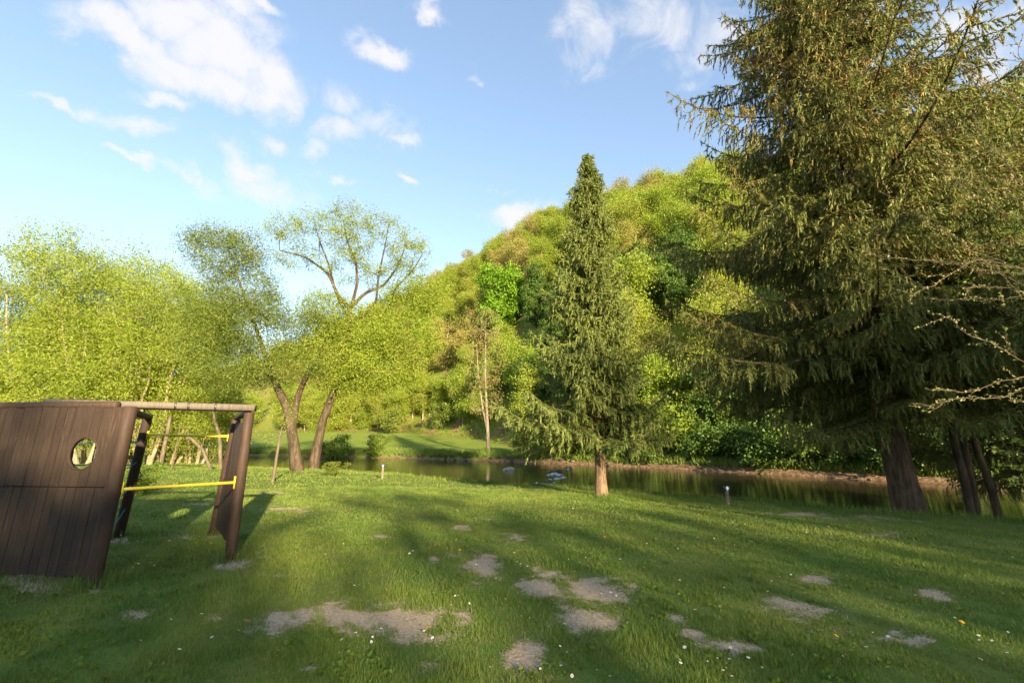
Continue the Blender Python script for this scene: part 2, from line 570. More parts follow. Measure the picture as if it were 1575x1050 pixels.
is_lawn = fdN < .9
is_bed = (~is_lawn) & (fdF < -1.6)
is_hill = (fdF >= -1.6) & (fsf > 0.0)
is_meadow = ~(is_lawn | is_bed | is_hill)
sub_terrain('lawn', is_lawn, M['lawn'])
sub_terrain('riverbed', is_bed, M['bed'])
sub_terrain('meadow', is_meadow, M['meadow'])
sub_terrain('hillside', is_hill, M['hillside'])

# --- river
b = NB('river_water')
p = b.scale(b.pos(), (1.0, 1.0, 1.0))
rp = b.n('ShaderNodeMapping'); rp.inputs['Rotation'].default_value = (0, 0, R(38)); rp.inputs['Scale'].default_value = (.7, 2.4, 1)
b.l(b.pos(), rp.inputs['Vector'])
h = b.math('ADD', b.noise(rp.outputs[0], 1.1, 4, .55), b.math('MULTIPLY', b.noise(rp.outputs[0], 5.0, 3, .5), .25))
b.bsdf((.030, .023, .009), .04, .5, b.bump(h, .10, .10), IOR=1.33)
M['water'] = b.m


def resample(line, n, ofs):
    d = np.concatenate([[0], np.cumsum(np.hypot(*np.diff(line, axis=0).T))])
    t = np.linspace(0, d[-1], n)
    return np.stack([np.interp(t, d, line[:, 0]), np.interp(t, d, line[:, 1])], 1)


nA, nB_ = resample(NEAR, 60, 0), resample(FAR, 60, 0)
dirv = nB_ - nA
dirv /= np.linalg.norm(dirv, axis=1)[:, None]
ea, eb = nA - dirv * .4, nB_ + dirv * 3.0
WV = []
for t in np.linspace(0, 1, 9):
    q = ea * (1 - t) + eb * t
    WV.append(np.concatenate([q, np.full((60, 1), WATER_Z)], 1))
WV = np.concatenate(WV)
wi = np.arange(9 * 60).reshape(9, 60)
wf = np.stack([wi[:-1, :-1], wi[1:, :-1], wi[1:, 1:], wi[:-1, 1:]], -1).reshape(-1, 4)
water = tag(link('water', np_mesh('water', WV, wf, M['water'], smooth=True)), kind='structure')


# ------------------------------------------------------------------ vegetation builders
def unit(v):
    return v / (np.linalg.norm(v, axis=-1, keepdims=True) + 1e-9)


def frusta(P0, P1, r0, r1, k=5):
    """independent tapered tubes for many segments at once"""
    n = len(P0)
    d = unit(P1 - P0)
    ref = np.where(np.abs(d[:, 2:3]) < .9, np.array([[0, 0, 1.0]]), np.array([[1.0, 0, 0]]))
    u = unit(np.cross(d, ref)); w = np.cross(d, u)
    a = np.linspace(0, 2 * math.pi, k, endpoint=False)
    ring = np.cos(a)[None, :, None] * u[:, None] + np.sin(a)[None, :, None] * w[:, None]
    V = np.concatenate([P0[:, None] + ring * r0[:, None, None], P1[:, None] + ring * r1[:, None, None]], 1).reshape(-1, 3)
    base = (np.arange(n) * 2 * k)[:, None]
    i = np.arange(k); j = (i + 1) % k
    Fq = np.stack([base + i, base + j, base + k + j, base + k + i], -1).reshape(-1, 4)
    return V, Fq


def tube(pts, rad, k=8, caps=True):
    """one smooth tube along a polyline"""
    pts = np.asarray(pts, float); rad = np.asarray(rad, float)
    n = len(pts)
    tan = unit(np.gradient(pts, axis=0))
    u = np.zeros_like(pts)
    ref = np.array([1.0, 0, 0]) if abs(tan[0][0]) < .8 else np.array([0, 1.0, 0])
    u0 = ref - tan[0] * (ref @ tan[0])
    for i in range(n):
        u0 = u0 - tan[i] * (u0 @ tan[i]); u0 = u0 / (np.linalg.norm(u0) + 1e-9)
        u[i] = u0
    w = np.cross(tan, u)
    a = np.linspace(0, 2 * math.pi, k, endpoint=False)
    V = (pts[:, None] + (np.cos(a)[None, :, None] * u[:, None] + np.sin(a)[None, :, None] * w[:, None]) * rad[:, None, None]).reshape(-1, 3)
    i = np.arange(k); j = (i + 1) % k
    Fq = np.concatenate([np.stack([s * k + i, s * k + j, (s + 1) * k + j, (s + 1) * k + i], -1) for s in range(n - 1)])
    return V, Fq


class Acc:
    """collects vertices and quads (and material numbers, per-face values)"""
    def __init__(s): s.V, s.F, s.M, s.A, s.n = [], [], [], [], 0
    def add(s, V, Fq, m=0, a=0.5):
        s.V.append(V); s.F.append(np.asarray(Fq) + s.n); s.n += len(V)
        s.M.append(np.full(len(Fq), m)); s.A.append(a if isinstance(a, np.ndarray) else np.full(len(Fq), a))
    def mesh(s, name, mats, smooth=False):
        return np_mesh(name, np.concatenate(s.V), np.concatenate(s.F), mats, np.concatenate(s.M), {'var': ('FACE', np.concatenate(s.A))}, smooth)


def leaves(C, size, g, aspect=.5, droop=0.0, flat=0.0, dirs=None, var=None):
    """rhombic leaves at centres C; returns verts, quads, per-leaf value"""
    n = len(C)
    d = g.randn(n, 3) if dirs is None else dirs + g.randn(n, 3) * .45
    d[:, 2] -= droop
    d = unit(d)
    s = g.randn(n, 3)
    s[:, 2] *= (1 - flat)
    s = unit(np.cross(d, s))
    L = size * (.65 + .7 * g.rand(n))[:, None]
    V = np.stack([C - d * L * .5, C + s * L * aspect * .5, C + d * L * .5, C - s * L * aspect * .5], 1).reshape(-1, 3)
    Fq = np.arange(4 * n).reshape(n, 4)
    return V, Fq, (g.rand(n) if var is None else var)


def grow(g, paths, envs, n_attr, step=.8, lift=.25, up_bias=.5, tip=.012, power=2.3, wig=.12, shell=.45):
    """skeleton that fills envelopes: paths are main stems [(points, radii)], envs are (centre, radii, weight)"""
    P, par, fixr = [], [], []
    for pts, rad in paths:
        prev = -1
        pts = np.asarray(pts, float)
        if P and len(pts):
            Q = np.array(P)
            dd = np.linalg.norm(Q - pts[0], axis=1)
            if dd.min() < .6: prev = int(dd.argmin())
        for p_, r_ in zip(pts, rad):
            P.append(np.array(p_)); par.append(prev); fixr.append(r_); prev = len(P) - 1
    nfix = len(P)
    w = np.array([e[2] for e in envs], float); w /= w.sum()
    At = []
    for e, k in zip(envs, g.multinomial(n_attr, w)):
        q = unit(g.randn(k, 3)) * (g.rand(k, 1) ** (1 / 3) * (1 - shell) + shell * (.72 + .28 * g.rand(k, 1)))
        At.append(np.asarray(e[0]) + q * np.asarray(e[1]))
    At = np.concatenate(At)
    base = np.array(P)
    order = np.argsort(np.min(np.linalg.norm(At[:, None] - base[None], axis=2), axis=1) + .8 * g.rand(len(At)))
    tips = []
    bufP = np.zeros((nfix + n_attr * 14, 3)); bufP[:nfix] = base
    n = nfix
    bufpar = list(par)
    hasr = [False] * nfix
    skip = max(0, int(nfix * .0))
    for ai in order:
        a = At[ai]
        Q = bufP[:n]
        d = np.linalg.norm(Q - a, axis=1)
        cost = d + up_bias * np.clip(Q[:, 2] - a[2] + .15 * d, 0, None)
        i = int(cost.argmin())
        di = d[i]
        if di < .15: continue
        m = int(min(12, max(2, math.ceil(di / step))))
        pd = Q[i] - bufP[bufpar[i]] if bufpar[i] >= 0 else np.array([0, 0, 1.0])
        pd = pd / (np.linalg.norm(pd) + 1e-9)
        ctrl = Q[i] + pd * di * .25 + (a - Q[i]) * .25 + np.array([0, 0, lift * di])
        t = np.linspace(0, 1, m + 1)[1:, None]
        cur = (1 - t) ** 2 * Q[i] + 2 * t * (1 - t) * ctrl + t * t * a
        cur[:-1] += g.randn(m - 1, 3) * wig * di / m
        prev = i
        for c_ in cur:
            bufP[n] = c_; bufpar.append(prev); prev = n; n += 1
        tips.append(n - 1)
    P = bufP[:n]
    rad = np.zeros(n)
    acc_ = np.zeros(n)
    for i in range(n - 1, -1, -1):
        r = max(tip ** power, acc_[i])
        rad[i] = r ** (1 / power)
        if bufpar[i] >= 0: acc_[bufpar[i]] += r
    rad = np.minimum(rad, .30)
    rad[:nfix] = np.array(fixr)
    par = np.array(bufpar)
    for i in range(nfix, n):      # never thicker than the stem it leaves
        rad[i] = min(rad[i], rad[par[i]] * .85)
    return P, par, rad, nfix, np.array(tips)


def wood_acc(P, par, rad, nfix, paths, k_main=10, k=4, minr=0.0):
    A_ = Acc()
    for pts, r_ in paths:
        pts = np.asarray(pts, float)
        # refine and roughen the stem
        t = np.arange(len(pts)); tt = np.linspace(0, len(pts) - 1, (len(pts) - 1) * 4 + 1)
        pp = np.stack([np.interp(tt, t, pts[:, i]) for i in range(3)], 1)
        pp[1:-1] = (pp[:-2] + 2 * pp[1:-1] + pp[2:]) / 4
        A_.add(*tube(pp, np.interp(tt, t, r_), k_main))
    ch = np.arange(nfix, len(P))
    ch = ch[rad[ch] > minr]
    pr = par[ch]
    cont = np.where((pr >= nfix), np.minimum(rad[pr], rad[ch] * 1.6), rad[ch] * 1.15)
    if len(ch): A_.add(*frusta(P[pr], P[ch], cont, rad[ch], k))
    return A_


def foliage(g, P, par, rad, nfix, n, sig, size, aspect, droop=0.0, rmax=.035, tips=None, tipbias=.5):
    ch = np.arange(nfix, len(P))
    ch = ch[rad[ch] < rmax]
    wgt = np.ones(len(ch))
    if tips is not None:
        wgt += tipbias * 6 * np.isin(ch, tips)
    e = g.choice(ch, n, p=wgt / wgt.sum())
    t = g.rand(n, 1)
    C = P[par[e]] * (1 - t) + P[e] * t + g.randn(n, 3) * np.array([sig, sig, sig * .8])
    d = unit(P[e] - P[par[e]])
    V, Fq, v = leaves(C, size, g, aspect, droop, dirs=d + .6 * g.randn(n, 3))
    return V, Fq, v


def tree_thing(name, label, cat, loc, wood_me, crown_me, group=None, rz=0.0, sc=(1, 1, 1)):
    t = empty(name, loc, rz)
    t.scale = sc
    tag(t, label, cat, group)
    link('trunk', wood_me, t)
    if crown_me is not None: link('crown', crown_me, t)
    return t


def make_tree(seed, name, label, cat, base, paths, envs, n_attr, n_leaf, sig, size, aspect, bark, leaf, droop=0, group=None, lift=.25, step=.8, rmax=.04, minr=0.0, k_main=10, tip=.012, shell=.45, up_bias=.5):
    """unique tree; all coordinates are given in world space and stored relative to its base"""
    g = rs(seed)
    base = np.asarray(base, float)
    P, par, rad, nfix, tips = grow(g, paths, envs, n_attr, step=step, lift=lift, tip=tip, shell=shell, up_bias=up_bias)
    W = wood_acc(P, par, rad, nfix, paths, k_main, 4, minr)
    W.V = [v - base for v in W.V]
    wm = W.mesh(name + '_trunk', bark, True)
    C = Acc()
    V, Fq, v = foliage(g, P, par, rad, nfix, n_leaf, sig, size, aspect, droop, rmax, tips)
    C.add(V - base, Fq, 0, v)
    cm = C.mesh(name + '_crown', leaf)
    return tree_thing(name, label, cat, base, wm, cm, group)


def spruce(seed, H, z_crown, radius, gap, per, r_trunk, needle, width, seg, blades, sag=-.30, curl=.28, cone_from=None, sub_n=13, hang=.3, lean=0.0, tassel=.30, lvar=(.66, .42)):
    """wood and needle meshes of a spruce: whorls of drooping boughs, their branchlets, and hanging needle sprays"""
    g = rs(seed)
    Wd, S0, S1, Ssz, Sm, Sh = Acc(), [], [], [], [], []
    zz = np.linspace(0, H, 22)
    rt = r_trunk * np.clip(1 - zz / H, .02, 1) ** .9 * (1 + .38 * np.exp(-zz / (r_trunk * 1.6)))
    ctr = np.stack([.04 * np.sin(zz * .5 + seed), .04 * np.cos(zz * .4 + seed), zz - .25 * (zz == 0)], 1)
    ctr[:, 0] += lean * zz * np.exp(-zz / 6.0)
    Wd.add(*tube(ctr, rt, 14))
    B0, B1, R0, R1 = [], [], [], []
    boughs = []
    z = z_crown
    w_i = 0
    while z < H - .15:
        f = (H - z) / (H - z_crown)
        a0 = g.rand() * 6.28
        for k in range(per):
            boughs.append((z + g.randn() * gap * .22, a0 + k * 6.283 / per + g.randn() * .28))
        z += gap * (.35 + .65 * f ** .6) * (.8 + .4 * g.rand())
    for (z0, azb) in boughs:
        z0 = min(z0, H - .12)
        f = max(0, (H - z0) / (H - z_crown))
        Lb = max(.06, radius(z0, azb) * (lvar[0] + lvar[1] * g.rand()))
        sg = sag * (.35 + .9 * f) + .9 * max(0, .28 - f) + g.randn() * .06
        cu = curl * (.6 + .8 * g.rand())
        m = max(5, int(Lb / .4))
        t = np.linspace(0, 1, m)
        az2 = azb + g.randn() * .15 * t
        o = np.stack([np.cos(az2) * Lb * t, np.sin(az2) * Lb * t, Lb * (sg * t * (1.35 - .35 * t) + cu * t ** 3)], 1)
        bp = np.array([np.interp(z0, zz, ctr[:, 0]), np.interp(z0, zz, ctr[:, 1]), z0]) + o
        rb = (.010 + .009 * Lb) * (1 - .88 * t)
        B0.append(bp[:-1]); B1.append(bp[1:]); R0.append(rb[:-1]); R1.append(rb[1:])
        def along(q0, q1, size, gp, hanging):
            L = np.linalg.norm(q1 - q0)
            k = max(1, int(round(L / gp)))
            tt = np.linspace(0, 1, k + 1)[:, None]
            pts = q0 * (1 - tt) + q1 * tt
            S0.append(pts[:-1]); S1.append(pts[1:]); Ssz.append(np.full(k, size)); Sm.append(np.full(k, z0)); Sh.append(np.full(k, hanging))
        for i in range(int(m * .3), m - 1): along(bp[i], bp[i + 1], needle, seg, 0.0)
        ns = max(5, int(sub_n * (.4 + Lb / 3.0)))
        for si in range(ns):
            ts = .05 + .95 * ((si + g.rand()) / ns) ** 1.1
            p0 = np.array([np.interp(ts, t, bp[:, j]) for j in range(3)])
            side = 1 if si % 2 else -1
            ang = az2[min(m - 1, int(ts * m))] + side * (R(55) + g.randn() * .25)
            l2 = (.12 + .34 * Lb * (1 - ts) ** .8 * (.35 + .65 * min(1, ts * 3))) * (.6 + .6 * g.rand())
            l2 = min(l2, 1.5)
            q = max(2, int(l2 / .35) + 1)
            tq = np.linspace(0, 1, q)
            sp = p0 + np.stack([np.cos(ang) * l2 * tq, np.sin(ang) * l2 * tq, l2 * (-.12 * tq - hang * tq ** 2)], 1)
            B0.append(sp[:-1]); B1.append(sp[1:]); R0.append(np.full(q - 1, .006)); R1.append(np.full(q - 1, .004))
            for i in range(q - 1): along(sp[i], sp[i + 1], needle, seg, 0.0)
            nh = max(1, int(l2 / .13))
            for hi in range(nh):
                th = .2 + .8 * (hi + g.rand()) / nh
                h0 = np.array([np.interp(th, tq, sp[:, j]) for j in range(3)])
                lh = (.10 + tassel * g.rand() ** 1.3 * min(1.4, .4 + l2)) * (.35 + .65 * min(1, Lb / 1.2))
                dh = np.array([math.cos(ang) * .22 + g.randn() * .16, math.sin(ang) * .22 + g.randn() * .16, -1.0])
                dh /= np.linalg.norm(dh)
                along(h0, h0 + dh * lh, needle * .9, seg, 1.0)
    Wd.add(*frusta(np.concatenate(B0), np.concatenate(B1), np.concatenate(R0), np.concatenate(R1), 3), 1)
    S0, S1, Ssz, Sm, Sh = (np.concatenate(v) for v in (S0, S1, Ssz, Sm, Sh))
    n = len(S0)
    d = unit(S1 - S0)
    u = unit(np.cross(d, unit(g.randn(n, 3)))); w = np.cross(d, u)
    twv = g.rand(n); a0 = g.rand(n) * 6.28
    mats = np.zeros(n, int)
    if cone_from is not None:
        pr = np.clip((Sm - cone_from[0]) / (cone_from[1] - cone_from[0]), 0, 1) * cone_from[2]
        mats = ((wavenoise(S0[:, 0] + .7 * S0[:, 2], S0[:, 1] - .8 * S0[:, 2], .8, 3) + 1.1 * g.randn(n) * .35 > 1.0 - 1.3 * pr) & (g.rand(n) < .62)).astype(int)
    VV, MM, AA = [], [], []
    for bl in range(blades):
        a = a0 + bl * 2 * math.pi / blades + g.randn(n) * .4
        sd = u * np.cos(a)[:, None] + w * np.sin(a)[:, None]
        c0 = S0 + (S1 - S0) * g.rand(n, 1)
        dirn = unit(d + sd * np.where(Sh > .5, .38, .75)[:, None])
        wd = unit(np.cross(dirn, sd + .5 * g.randn(n, 3)))
        L = (Ssz * (.7 + .6 * g.rand(n)))[:, None]
        VV.append(np.stack([c0 - dirn * L * .15 + wd * width * .5, c0 - dirn * L * .15 - wd * width * .5, c0 + dirn * L], 1).reshape(-1, 3))
        MM.append(mats); AA.append(np.clip(.7 * twv + .3 * g.rand(n), 0, 1))
    V = np.concatenate(VV)
    return Wd, (V, np.arange(len(V)).reshape(-1, 3), np.concatenate(MM), np.concatenate(AA))


def needle_mesh(name, C, mats):
    print(name, len(C[1]))
    return np_mesh(name, C[0], C[1], mats, C[2], {'var': ('FACE', C[3])})


def px_radius(table, Y, bx, bz):
    """radius over height above the base, read off half widths in the photo at given rows"""
    zs_, rs_ = [], []
    for py, hw in sorted(table, reverse=True):
        q = at(900, py, Y)
        dep = Y * CP + (q[2] - CAM_H) * SP
        zs_.append(q[2] - bz); rs_.append(hw / F_PX * dep)
    return lambda z, a: np.interp(z, zs_, rs_)


# ------------------------------------------------------------------ the wooded hill
def archetype(seed, name, H, crown_r, crown_c, n_attr, n_leaf, size, leaf, bark, r0=.22, aspect=.75, lobes=7, tall=1.0, minr=.012, k=7, sig=.35):
    g = rs(seed)
    pts = [(0, 0, -.6), (g.randn() * .1, g.randn() * .1, H * .2), (g.randn() * .25, g.randn() * .25, H * .45), (g.randn() * .4, g.randn() * .4, H * .72)]
    paths = [(pts, [r0 * 1.25, r0, r0 * .75, r0 * .35])]
    envs = [((0, 0, crown_c), (crown_r * .85, crown_r * .85, (H - crown_c) * .98), 2.6), ((0, 0, crown_c * .72), (crown_r * .9, crown_r * .9, crown_c * .55), 1.2)]
    for i in range(lobes):
        a = i * 2.4 + g.rand(); q = .35 + .5 * g.rand(); zz = crown_c + (H - crown_c) * (g.rand() * 1.5 - .8)
        envs.append(((math.cos(a) * crown_r * q, math.sin(a) * crown_r * q, zz), (crown_r * .42, crown_r * .42, crown_r * .38 * tall), .8))
    P, par, rad, nfix, tips = grow(g, paths, envs, n_attr, step=1.1, lift=.2, tip=.016)
    W = wood_acc(P, par, rad, nfix, paths, k, 3, minr)
    wm = W.mesh(name + '_trunk', bark, True)
    C = Acc()
    V, Fq, v = foliage(g, P, par, rad, nfix, n_leaf, sig, size, aspect, .1, .09, tips, 1.2)
    C.add(V, Fq, 0, v)
    return wm, C.mesh(name + '_crown', leaf)


ARCH = {
    'leafy': [archetype(100 + i, 'leafy_tree', 14 + 2 * (i % 2), 5.0, 7.0, 280, 29000, .245, M['hill_leaf'], M['bark_pale'], sig=.72) for i in range(3)],
    'budding': [archetype(120 + i, 'budding_tree', 14 + i, 4.8, 7.2, 300, 19000, .21, M['bud_leaf'], M['bark_pale'], minr=.006, sig=.62) for i in range(2)],
    'maple': [archetype(140, 'maple_tree', 16, 5.4, 7.8, 230, 24000, .36, M['maple_leaf'], M['bark_dark'], sig=.55)],
    'slim': [archetype(160 + i, 'slim_tree', 13.5, 3.2, 7.6, 150, 10000, .25, M['hill_leaf'], M['bark_pale'], r0=.13, lobes=5, minr=.008, sig=.6) for i in range(2)],
    'deep': [archetype(180, 'dark_tree', 12, 4.2, 6.2, 150, 17000, .27, M['deep_and_shade_leaf'], M['bark_dark'])],
    'bank_shrub': [archetype(195 + i, 'bank_shrub', 3.2, 2.2, 1.4, 70, 3600, .19, M['deep_and_shade_leaf'], M['bark_dark'], r0=.05, lobes=5, minr=.004, k=5, sig=.26) for i in range(2)],
    'shrub': [archetype(190 + i, 'shrub', 3.0, 1.7, 1.5, 60, 2600, .17, M['shrub_leaf'], M['bark_dark'], r0=.05, lobes=5, minr=.004, k=5, sig=.2) for i in range(2)],
}


def place(kind, x, y, label, cat, name, group=None, sc=1.0, i=None, z=None, szk=1.0):
    g = rs(int(abs(x * 131 + y * 977)) % 99991)
    lst = ARCH[kind]
    wm, cm = lst[g.randint(len(lst)) if i is None else i % len(lst)]
    s = sc * (.85 + .3 * g.rand())
    return tree_thing(name, label, cat, (x, y, (gz(x, y) if z is None else z) - .05), wm, cm, group, g.rand() * 6.28, (s, s, s * szk))


LAB = {'leafy': ('broadleaf_tree', 'yellow green broadleaf tree in the dense wood covering the hillside'),
       'budding': ('budding_tree', 'brownish tree still in bud among green trees on the hillside'),
       'slim': ('slim_tree', 'slim pale stemmed tree with thin fresh foliage at the wooded hill'),
       'maple': ('maple_tree', 'lush bright green maple among the yellower trees on the hillside'),
       'deep': ('dark_tree', 'green tree coloured dark for the shade of the wooded slope')}
g = rs(11)
pts = []
cand = 0
XY = []
for _ in range(9000):
    az = R(-60) + R(118) * g.rand()
    r = math.sqrt(40 ** 2 + (235 ** 2 - 40 ** 2) * g.rand())
    XY.append((r * math.sin(az), r * math.cos(az)))
XY = np.array(XY)
Zc, dNc, dFc, sfc = ground(XY[:, 0], XY[:, 1])
pxs = 787.5 + F_PX * XY[:, 0] / (XY[:, 1] * CP + (Zc - CAM_H) * SP)
kept = np.zeros((0, 2))
FOREST = []
for i in range(len(XY)):
    if sfc[i] < 1.0: continue
    if 690 < pxs[i] < 800 and sfc[i] < 4: continue
    r = np.hypot(*XY[i])
    if pxs[i] > 1750 or pxs[i] < -120: continue
    sp = 6.1 if pxs[i] > 600 else 6.8
    if pxs[i] > 1130: sp = 10.5
    if pxs[i] < 420: sp = 11.5
    if sfc[i] < 12 and pxs[i] > 330: sp *= .66
    if len(kept) and np.min(np.hypot(kept[:, 0] - XY[i, 0], kept[:, 1] - XY[i, 1])) < sp: continue
    zvis = Zc[i] + 15
    kept = np.vstack([kept, XY[i]])
    FOREST.append(i)
HL = []
for i in FOREST:
    x, y = XY[i]
    u = g.rand()
    px = pxs[i]
    if sfc[i] < 12 and px < 860:
        kind = 'slim' if u < .6 else 'leafy'
        sc = .8
    elif px < 520:
        kind = 'budding' if u < .75 else 'leafy'; sc = .75
    else:
        kind = 'budding' if (640 < px < 745 or 930 < px < 1060) and u > .5 and u < .84 else 'leafy' if u < .58 else 'budding' if u < .86 else 'slim' if u < .96 else 'maple'
        sc = .88 if sfc[i] > 6 else .66
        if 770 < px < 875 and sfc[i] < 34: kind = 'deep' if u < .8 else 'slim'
        elif sfc[i] < 26 and px > 800: kind = 'leafy' if u < .28 else 'deep' if u < .85 else 'slim'  # dark leaf colour stands in for shade at the hill foot
    nm, lb = LAB[kind]
    o = place(kind, x, y, lb, 'tree', nm, 'trees of the hillside wood', sc)
    col_ = 'behind the bushy row' if px < 330 else 'behind the leaning willows' if px < 640 else 'behind the pale tree' if px < 860 else 'behind the pointed spruce' if px < 985 else 'between the two spruces' if px < 1110 else 'behind the huge spruce'
    top = at(px, np.interp(px, SKY_PX, SKY_PY), 100)
    fr = (np.arctan2(Zc[i] - CAM_H, np.hypot(x, y))) / max(.05, np.arctan2(top[2] - CAM_H, np.hypot(top[0], top[1])))
    row_ = 'at the hill foot' if fr < .22 else 'low on the slope' if fr < .45 else 'halfway up the slope' if fr < .7 else 'high up the slope' if fr < .93 else 'on the skyline'
    HL.append((kind, col_, row_, px, o))
ORD = ['first', 'second', 'third', 'fourth', 'fifth', 'sixth', 'seventh', 'eighth', 'ninth', 'tenth', 'eleventh', 'twelfth', 'thirteenth', 'fourteenth', 'fifteenth', 'sixteenth']
KW = {'leafy': 'yellow green broadleaf tree', 'budding': 'brownish budding tree', 'slim': 'slim pale stemmed tree', 'maple': 'vivid green maple', 'deep': 'shade-tinted green tree'}
cells = {}
for h_ in HL: cells.setdefault(h_[:3], []).append(h_)
for (kd, c_, r_), lst in cells.items():
    lst.sort(key=lambda q_: q_[3])
    sz = sorted(h_[4].scale[0] for h_ in lst)
    for j, h_ in enumerate(lst):
        nth = '' if len(lst) == 1 else ', ' + ORD[min(j, 15)] + ' from left'
        h_[4]['label'] = f"{'' if len(lst) < 4 else 'small ' if h_[4].scale[0] < sz[len(sz) // 3] else 'large ' if h_[4].scale[0] > sz[2 * len(sz) // 3] else ''}{KW[kd]} {r_} {c_}{nth}"
print('FOREST', len(HL), {k: sum(h_[0] == k for h_ in HL) for k in KW})

# the bright maple, the dark green tree beneath it, and the thin pale tree on the far bank
def hill_point(px, py, Y0=45, Y1=200):
    """first terrain point along a photo ray beyond the river"""
    for Yv in np.linspace(Y0, Y1, 400):
        q = at(px, py, Yv)
        if gz(q[0], q[1]) >= q[2]: return q
    return at(px, py, Y1)


q = hill_point(775, 520)
place('maple', q[0], q[1], 'large vivid green maple crown standing out on the hillside above the meadow', 'tree', 'maple_tree', None, 1.15)
q = hill_point(735, 545)
place('maple', q[0], q[1], 'smaller vivid green maple tucked below the large one', 'tree', 'maple_tree', None, .6)
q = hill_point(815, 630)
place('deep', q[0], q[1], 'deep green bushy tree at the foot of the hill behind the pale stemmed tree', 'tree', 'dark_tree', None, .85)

for Yv in np.arange(46, 70, .2):
    if sdist(np.array([[at(752, 690, Yv)[0], Yv]]), FAR)[0] > 2.6: break
q = at(752, 690, Yv); print('PALE', q, gz(q[0], q[1]))
bs = np.array([q[0], q[1], gz(q[0], q[1])])
Yt = bs[1]
st1 = [bs + (0, 0, -.3), at(749, 640, Yt), at(746, 580, Yt), at(747, 510, Yt)]
st2 = [at(750, 665, Yt), at(741, 620, Yt + .3), at(735, 570, Yt + .5), at(733, 530, Yt + .6)]
make_tree(31, 'pale_tree', 'slender tree with pale forked stems standing alone on the far bank', 'tree', bs,
          [(st1, [.24, .18, .13, .06]), (st2, [.14, .11, .08, .04])],
          [(at(747, 545, Yt), (2.9, 2.6, 4.6), 2), (at(745, 610, Yt), (2.6, 2.4, 2.8), 1), (at(748, 500, Yt), (2.0, 2.0, 2.4), 1)],
          320, 5200, .32, .15, .5, M['bark_grey'], M['bud_leaf'], minr=.0, tip=.014)

# ------------------------------------------------------------------ willows on the near bank
def stem(pix, Y, r0, r1, dY=None, foot=None):
    n = len(pix)
    pts = [at(px, py, Y + (dY[i] if dY else 0)) for i, (px, py) in enumerate(pix)]
    if foot is not None: pts[0] = foot
    return (np.array(pts), list(np.linspace(r0, r1, n)))


def foot_of(px, Y):
    x = at(px, 690, Y)[0]
    return np.array([x, Y, gz(x, Y) - .25])


YW = 28.0
fA = foot_of(462, YW)
envA = [(at(340, 390, YW), (2.6, 2.2, 1.9), 1.1), (at(372, 440, YW), (2.6, 2.4, 2.0), 1.2), (at(400, 505, YW), (3.2, 2.6, 1.6), 1.2), (at(325, 540, YW), (3.0, 2.4, 1.3), .9), (at(440, 560, YW - 1), (2.6, 2.0, 1.2), .7), (at(470, 505, YW), (2.4, 2.2, 1.6), .8),
        (at(305, 365, YW), (1.1, 1.2, .9), .4), (at(390, 475, YW), (2.4, 2.2, 1.4), .9), (at(405, 575, YW), (2.6, 1.8, .9), .5), (at(300, 500, YW), (2.4, 2.0, 1.4), .6), (at(330, 470, YW), (2.2, 2.0, 1.5), .6), (at(375, 385, YW), (1.6, 1.6, 1.4), .5), (at(340, 580, YW - 1.), (2.2, 1.8, 1.0), .4)]
pathsA = [stem([(462, 720), (450, 670), (441, 625), (424, 590), (412, 560), (396, 510), (376, 455), (360, 410)], YW, .40, .08, foot=fA),
          stem([(449, 660), (456, 615), (470, 580), (492, 545), (505, 510)], YW, .24, .07, [0, .3, .5, .7, .8])]
pathsA[0] = (pathsA[0][0], [.42, .30, .26, .22, .17, .12, .08, .05])
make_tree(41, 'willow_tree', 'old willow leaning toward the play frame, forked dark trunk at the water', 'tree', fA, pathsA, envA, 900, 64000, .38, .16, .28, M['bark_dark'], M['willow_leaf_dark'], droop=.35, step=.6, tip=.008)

YV = 29.5
fB = foot_of(484, YV)
envB = [(at(500, 370, YV), (3.6, 3.0, 2.3), 1.3), (at(580, 375, YV), (3.4, 3.0, 2.4), 1.3), (at(540, 345, YV), (2.8, 2.4, 1.6), .8), (at(440, 350, YV), (1.7, 1.8, 1.0), .5), (at(630, 390, YV), (1.7, 1.8, 1.4), .6), (at(608, 435, YV), (2.2, 2.0, 1.5), .7), (at(530, 410, YV), (2.2, 1.9, 1.2), .4), (at(450, 400, YV), (1.4, 1.2, .6), .2)]
envB2 = [(at(560, 510, YV), (3.2, 2.8, 1.8), 1.2), (at(510, 540, YV - .5), (3.0, 2.6, 1.6), 1.1), (at(625, 520, YV), (2.7, 2.6, 1.8), 1.0), (at(590, 570, YV - .5), (3.0, 2.4, 1.2), .7), (at(640, 455, YV), (2.0, 2.0, 1.6), .7), (at(540, 590, YV), (2.4, 1.8, .8), .4), (at(500, 480, YV), (2.0, 2.0, 1.3), .6)]
mainB = stem([(484, 720), (489, 680), (497, 645), (512, 605), (525, 575), (533, 540), (535, 500), (540, 470)], YV, .4, .15, foot=fB)
mainB = (mainB[0], [.40, .29, .26, .23, .20, .17, .14, .12])
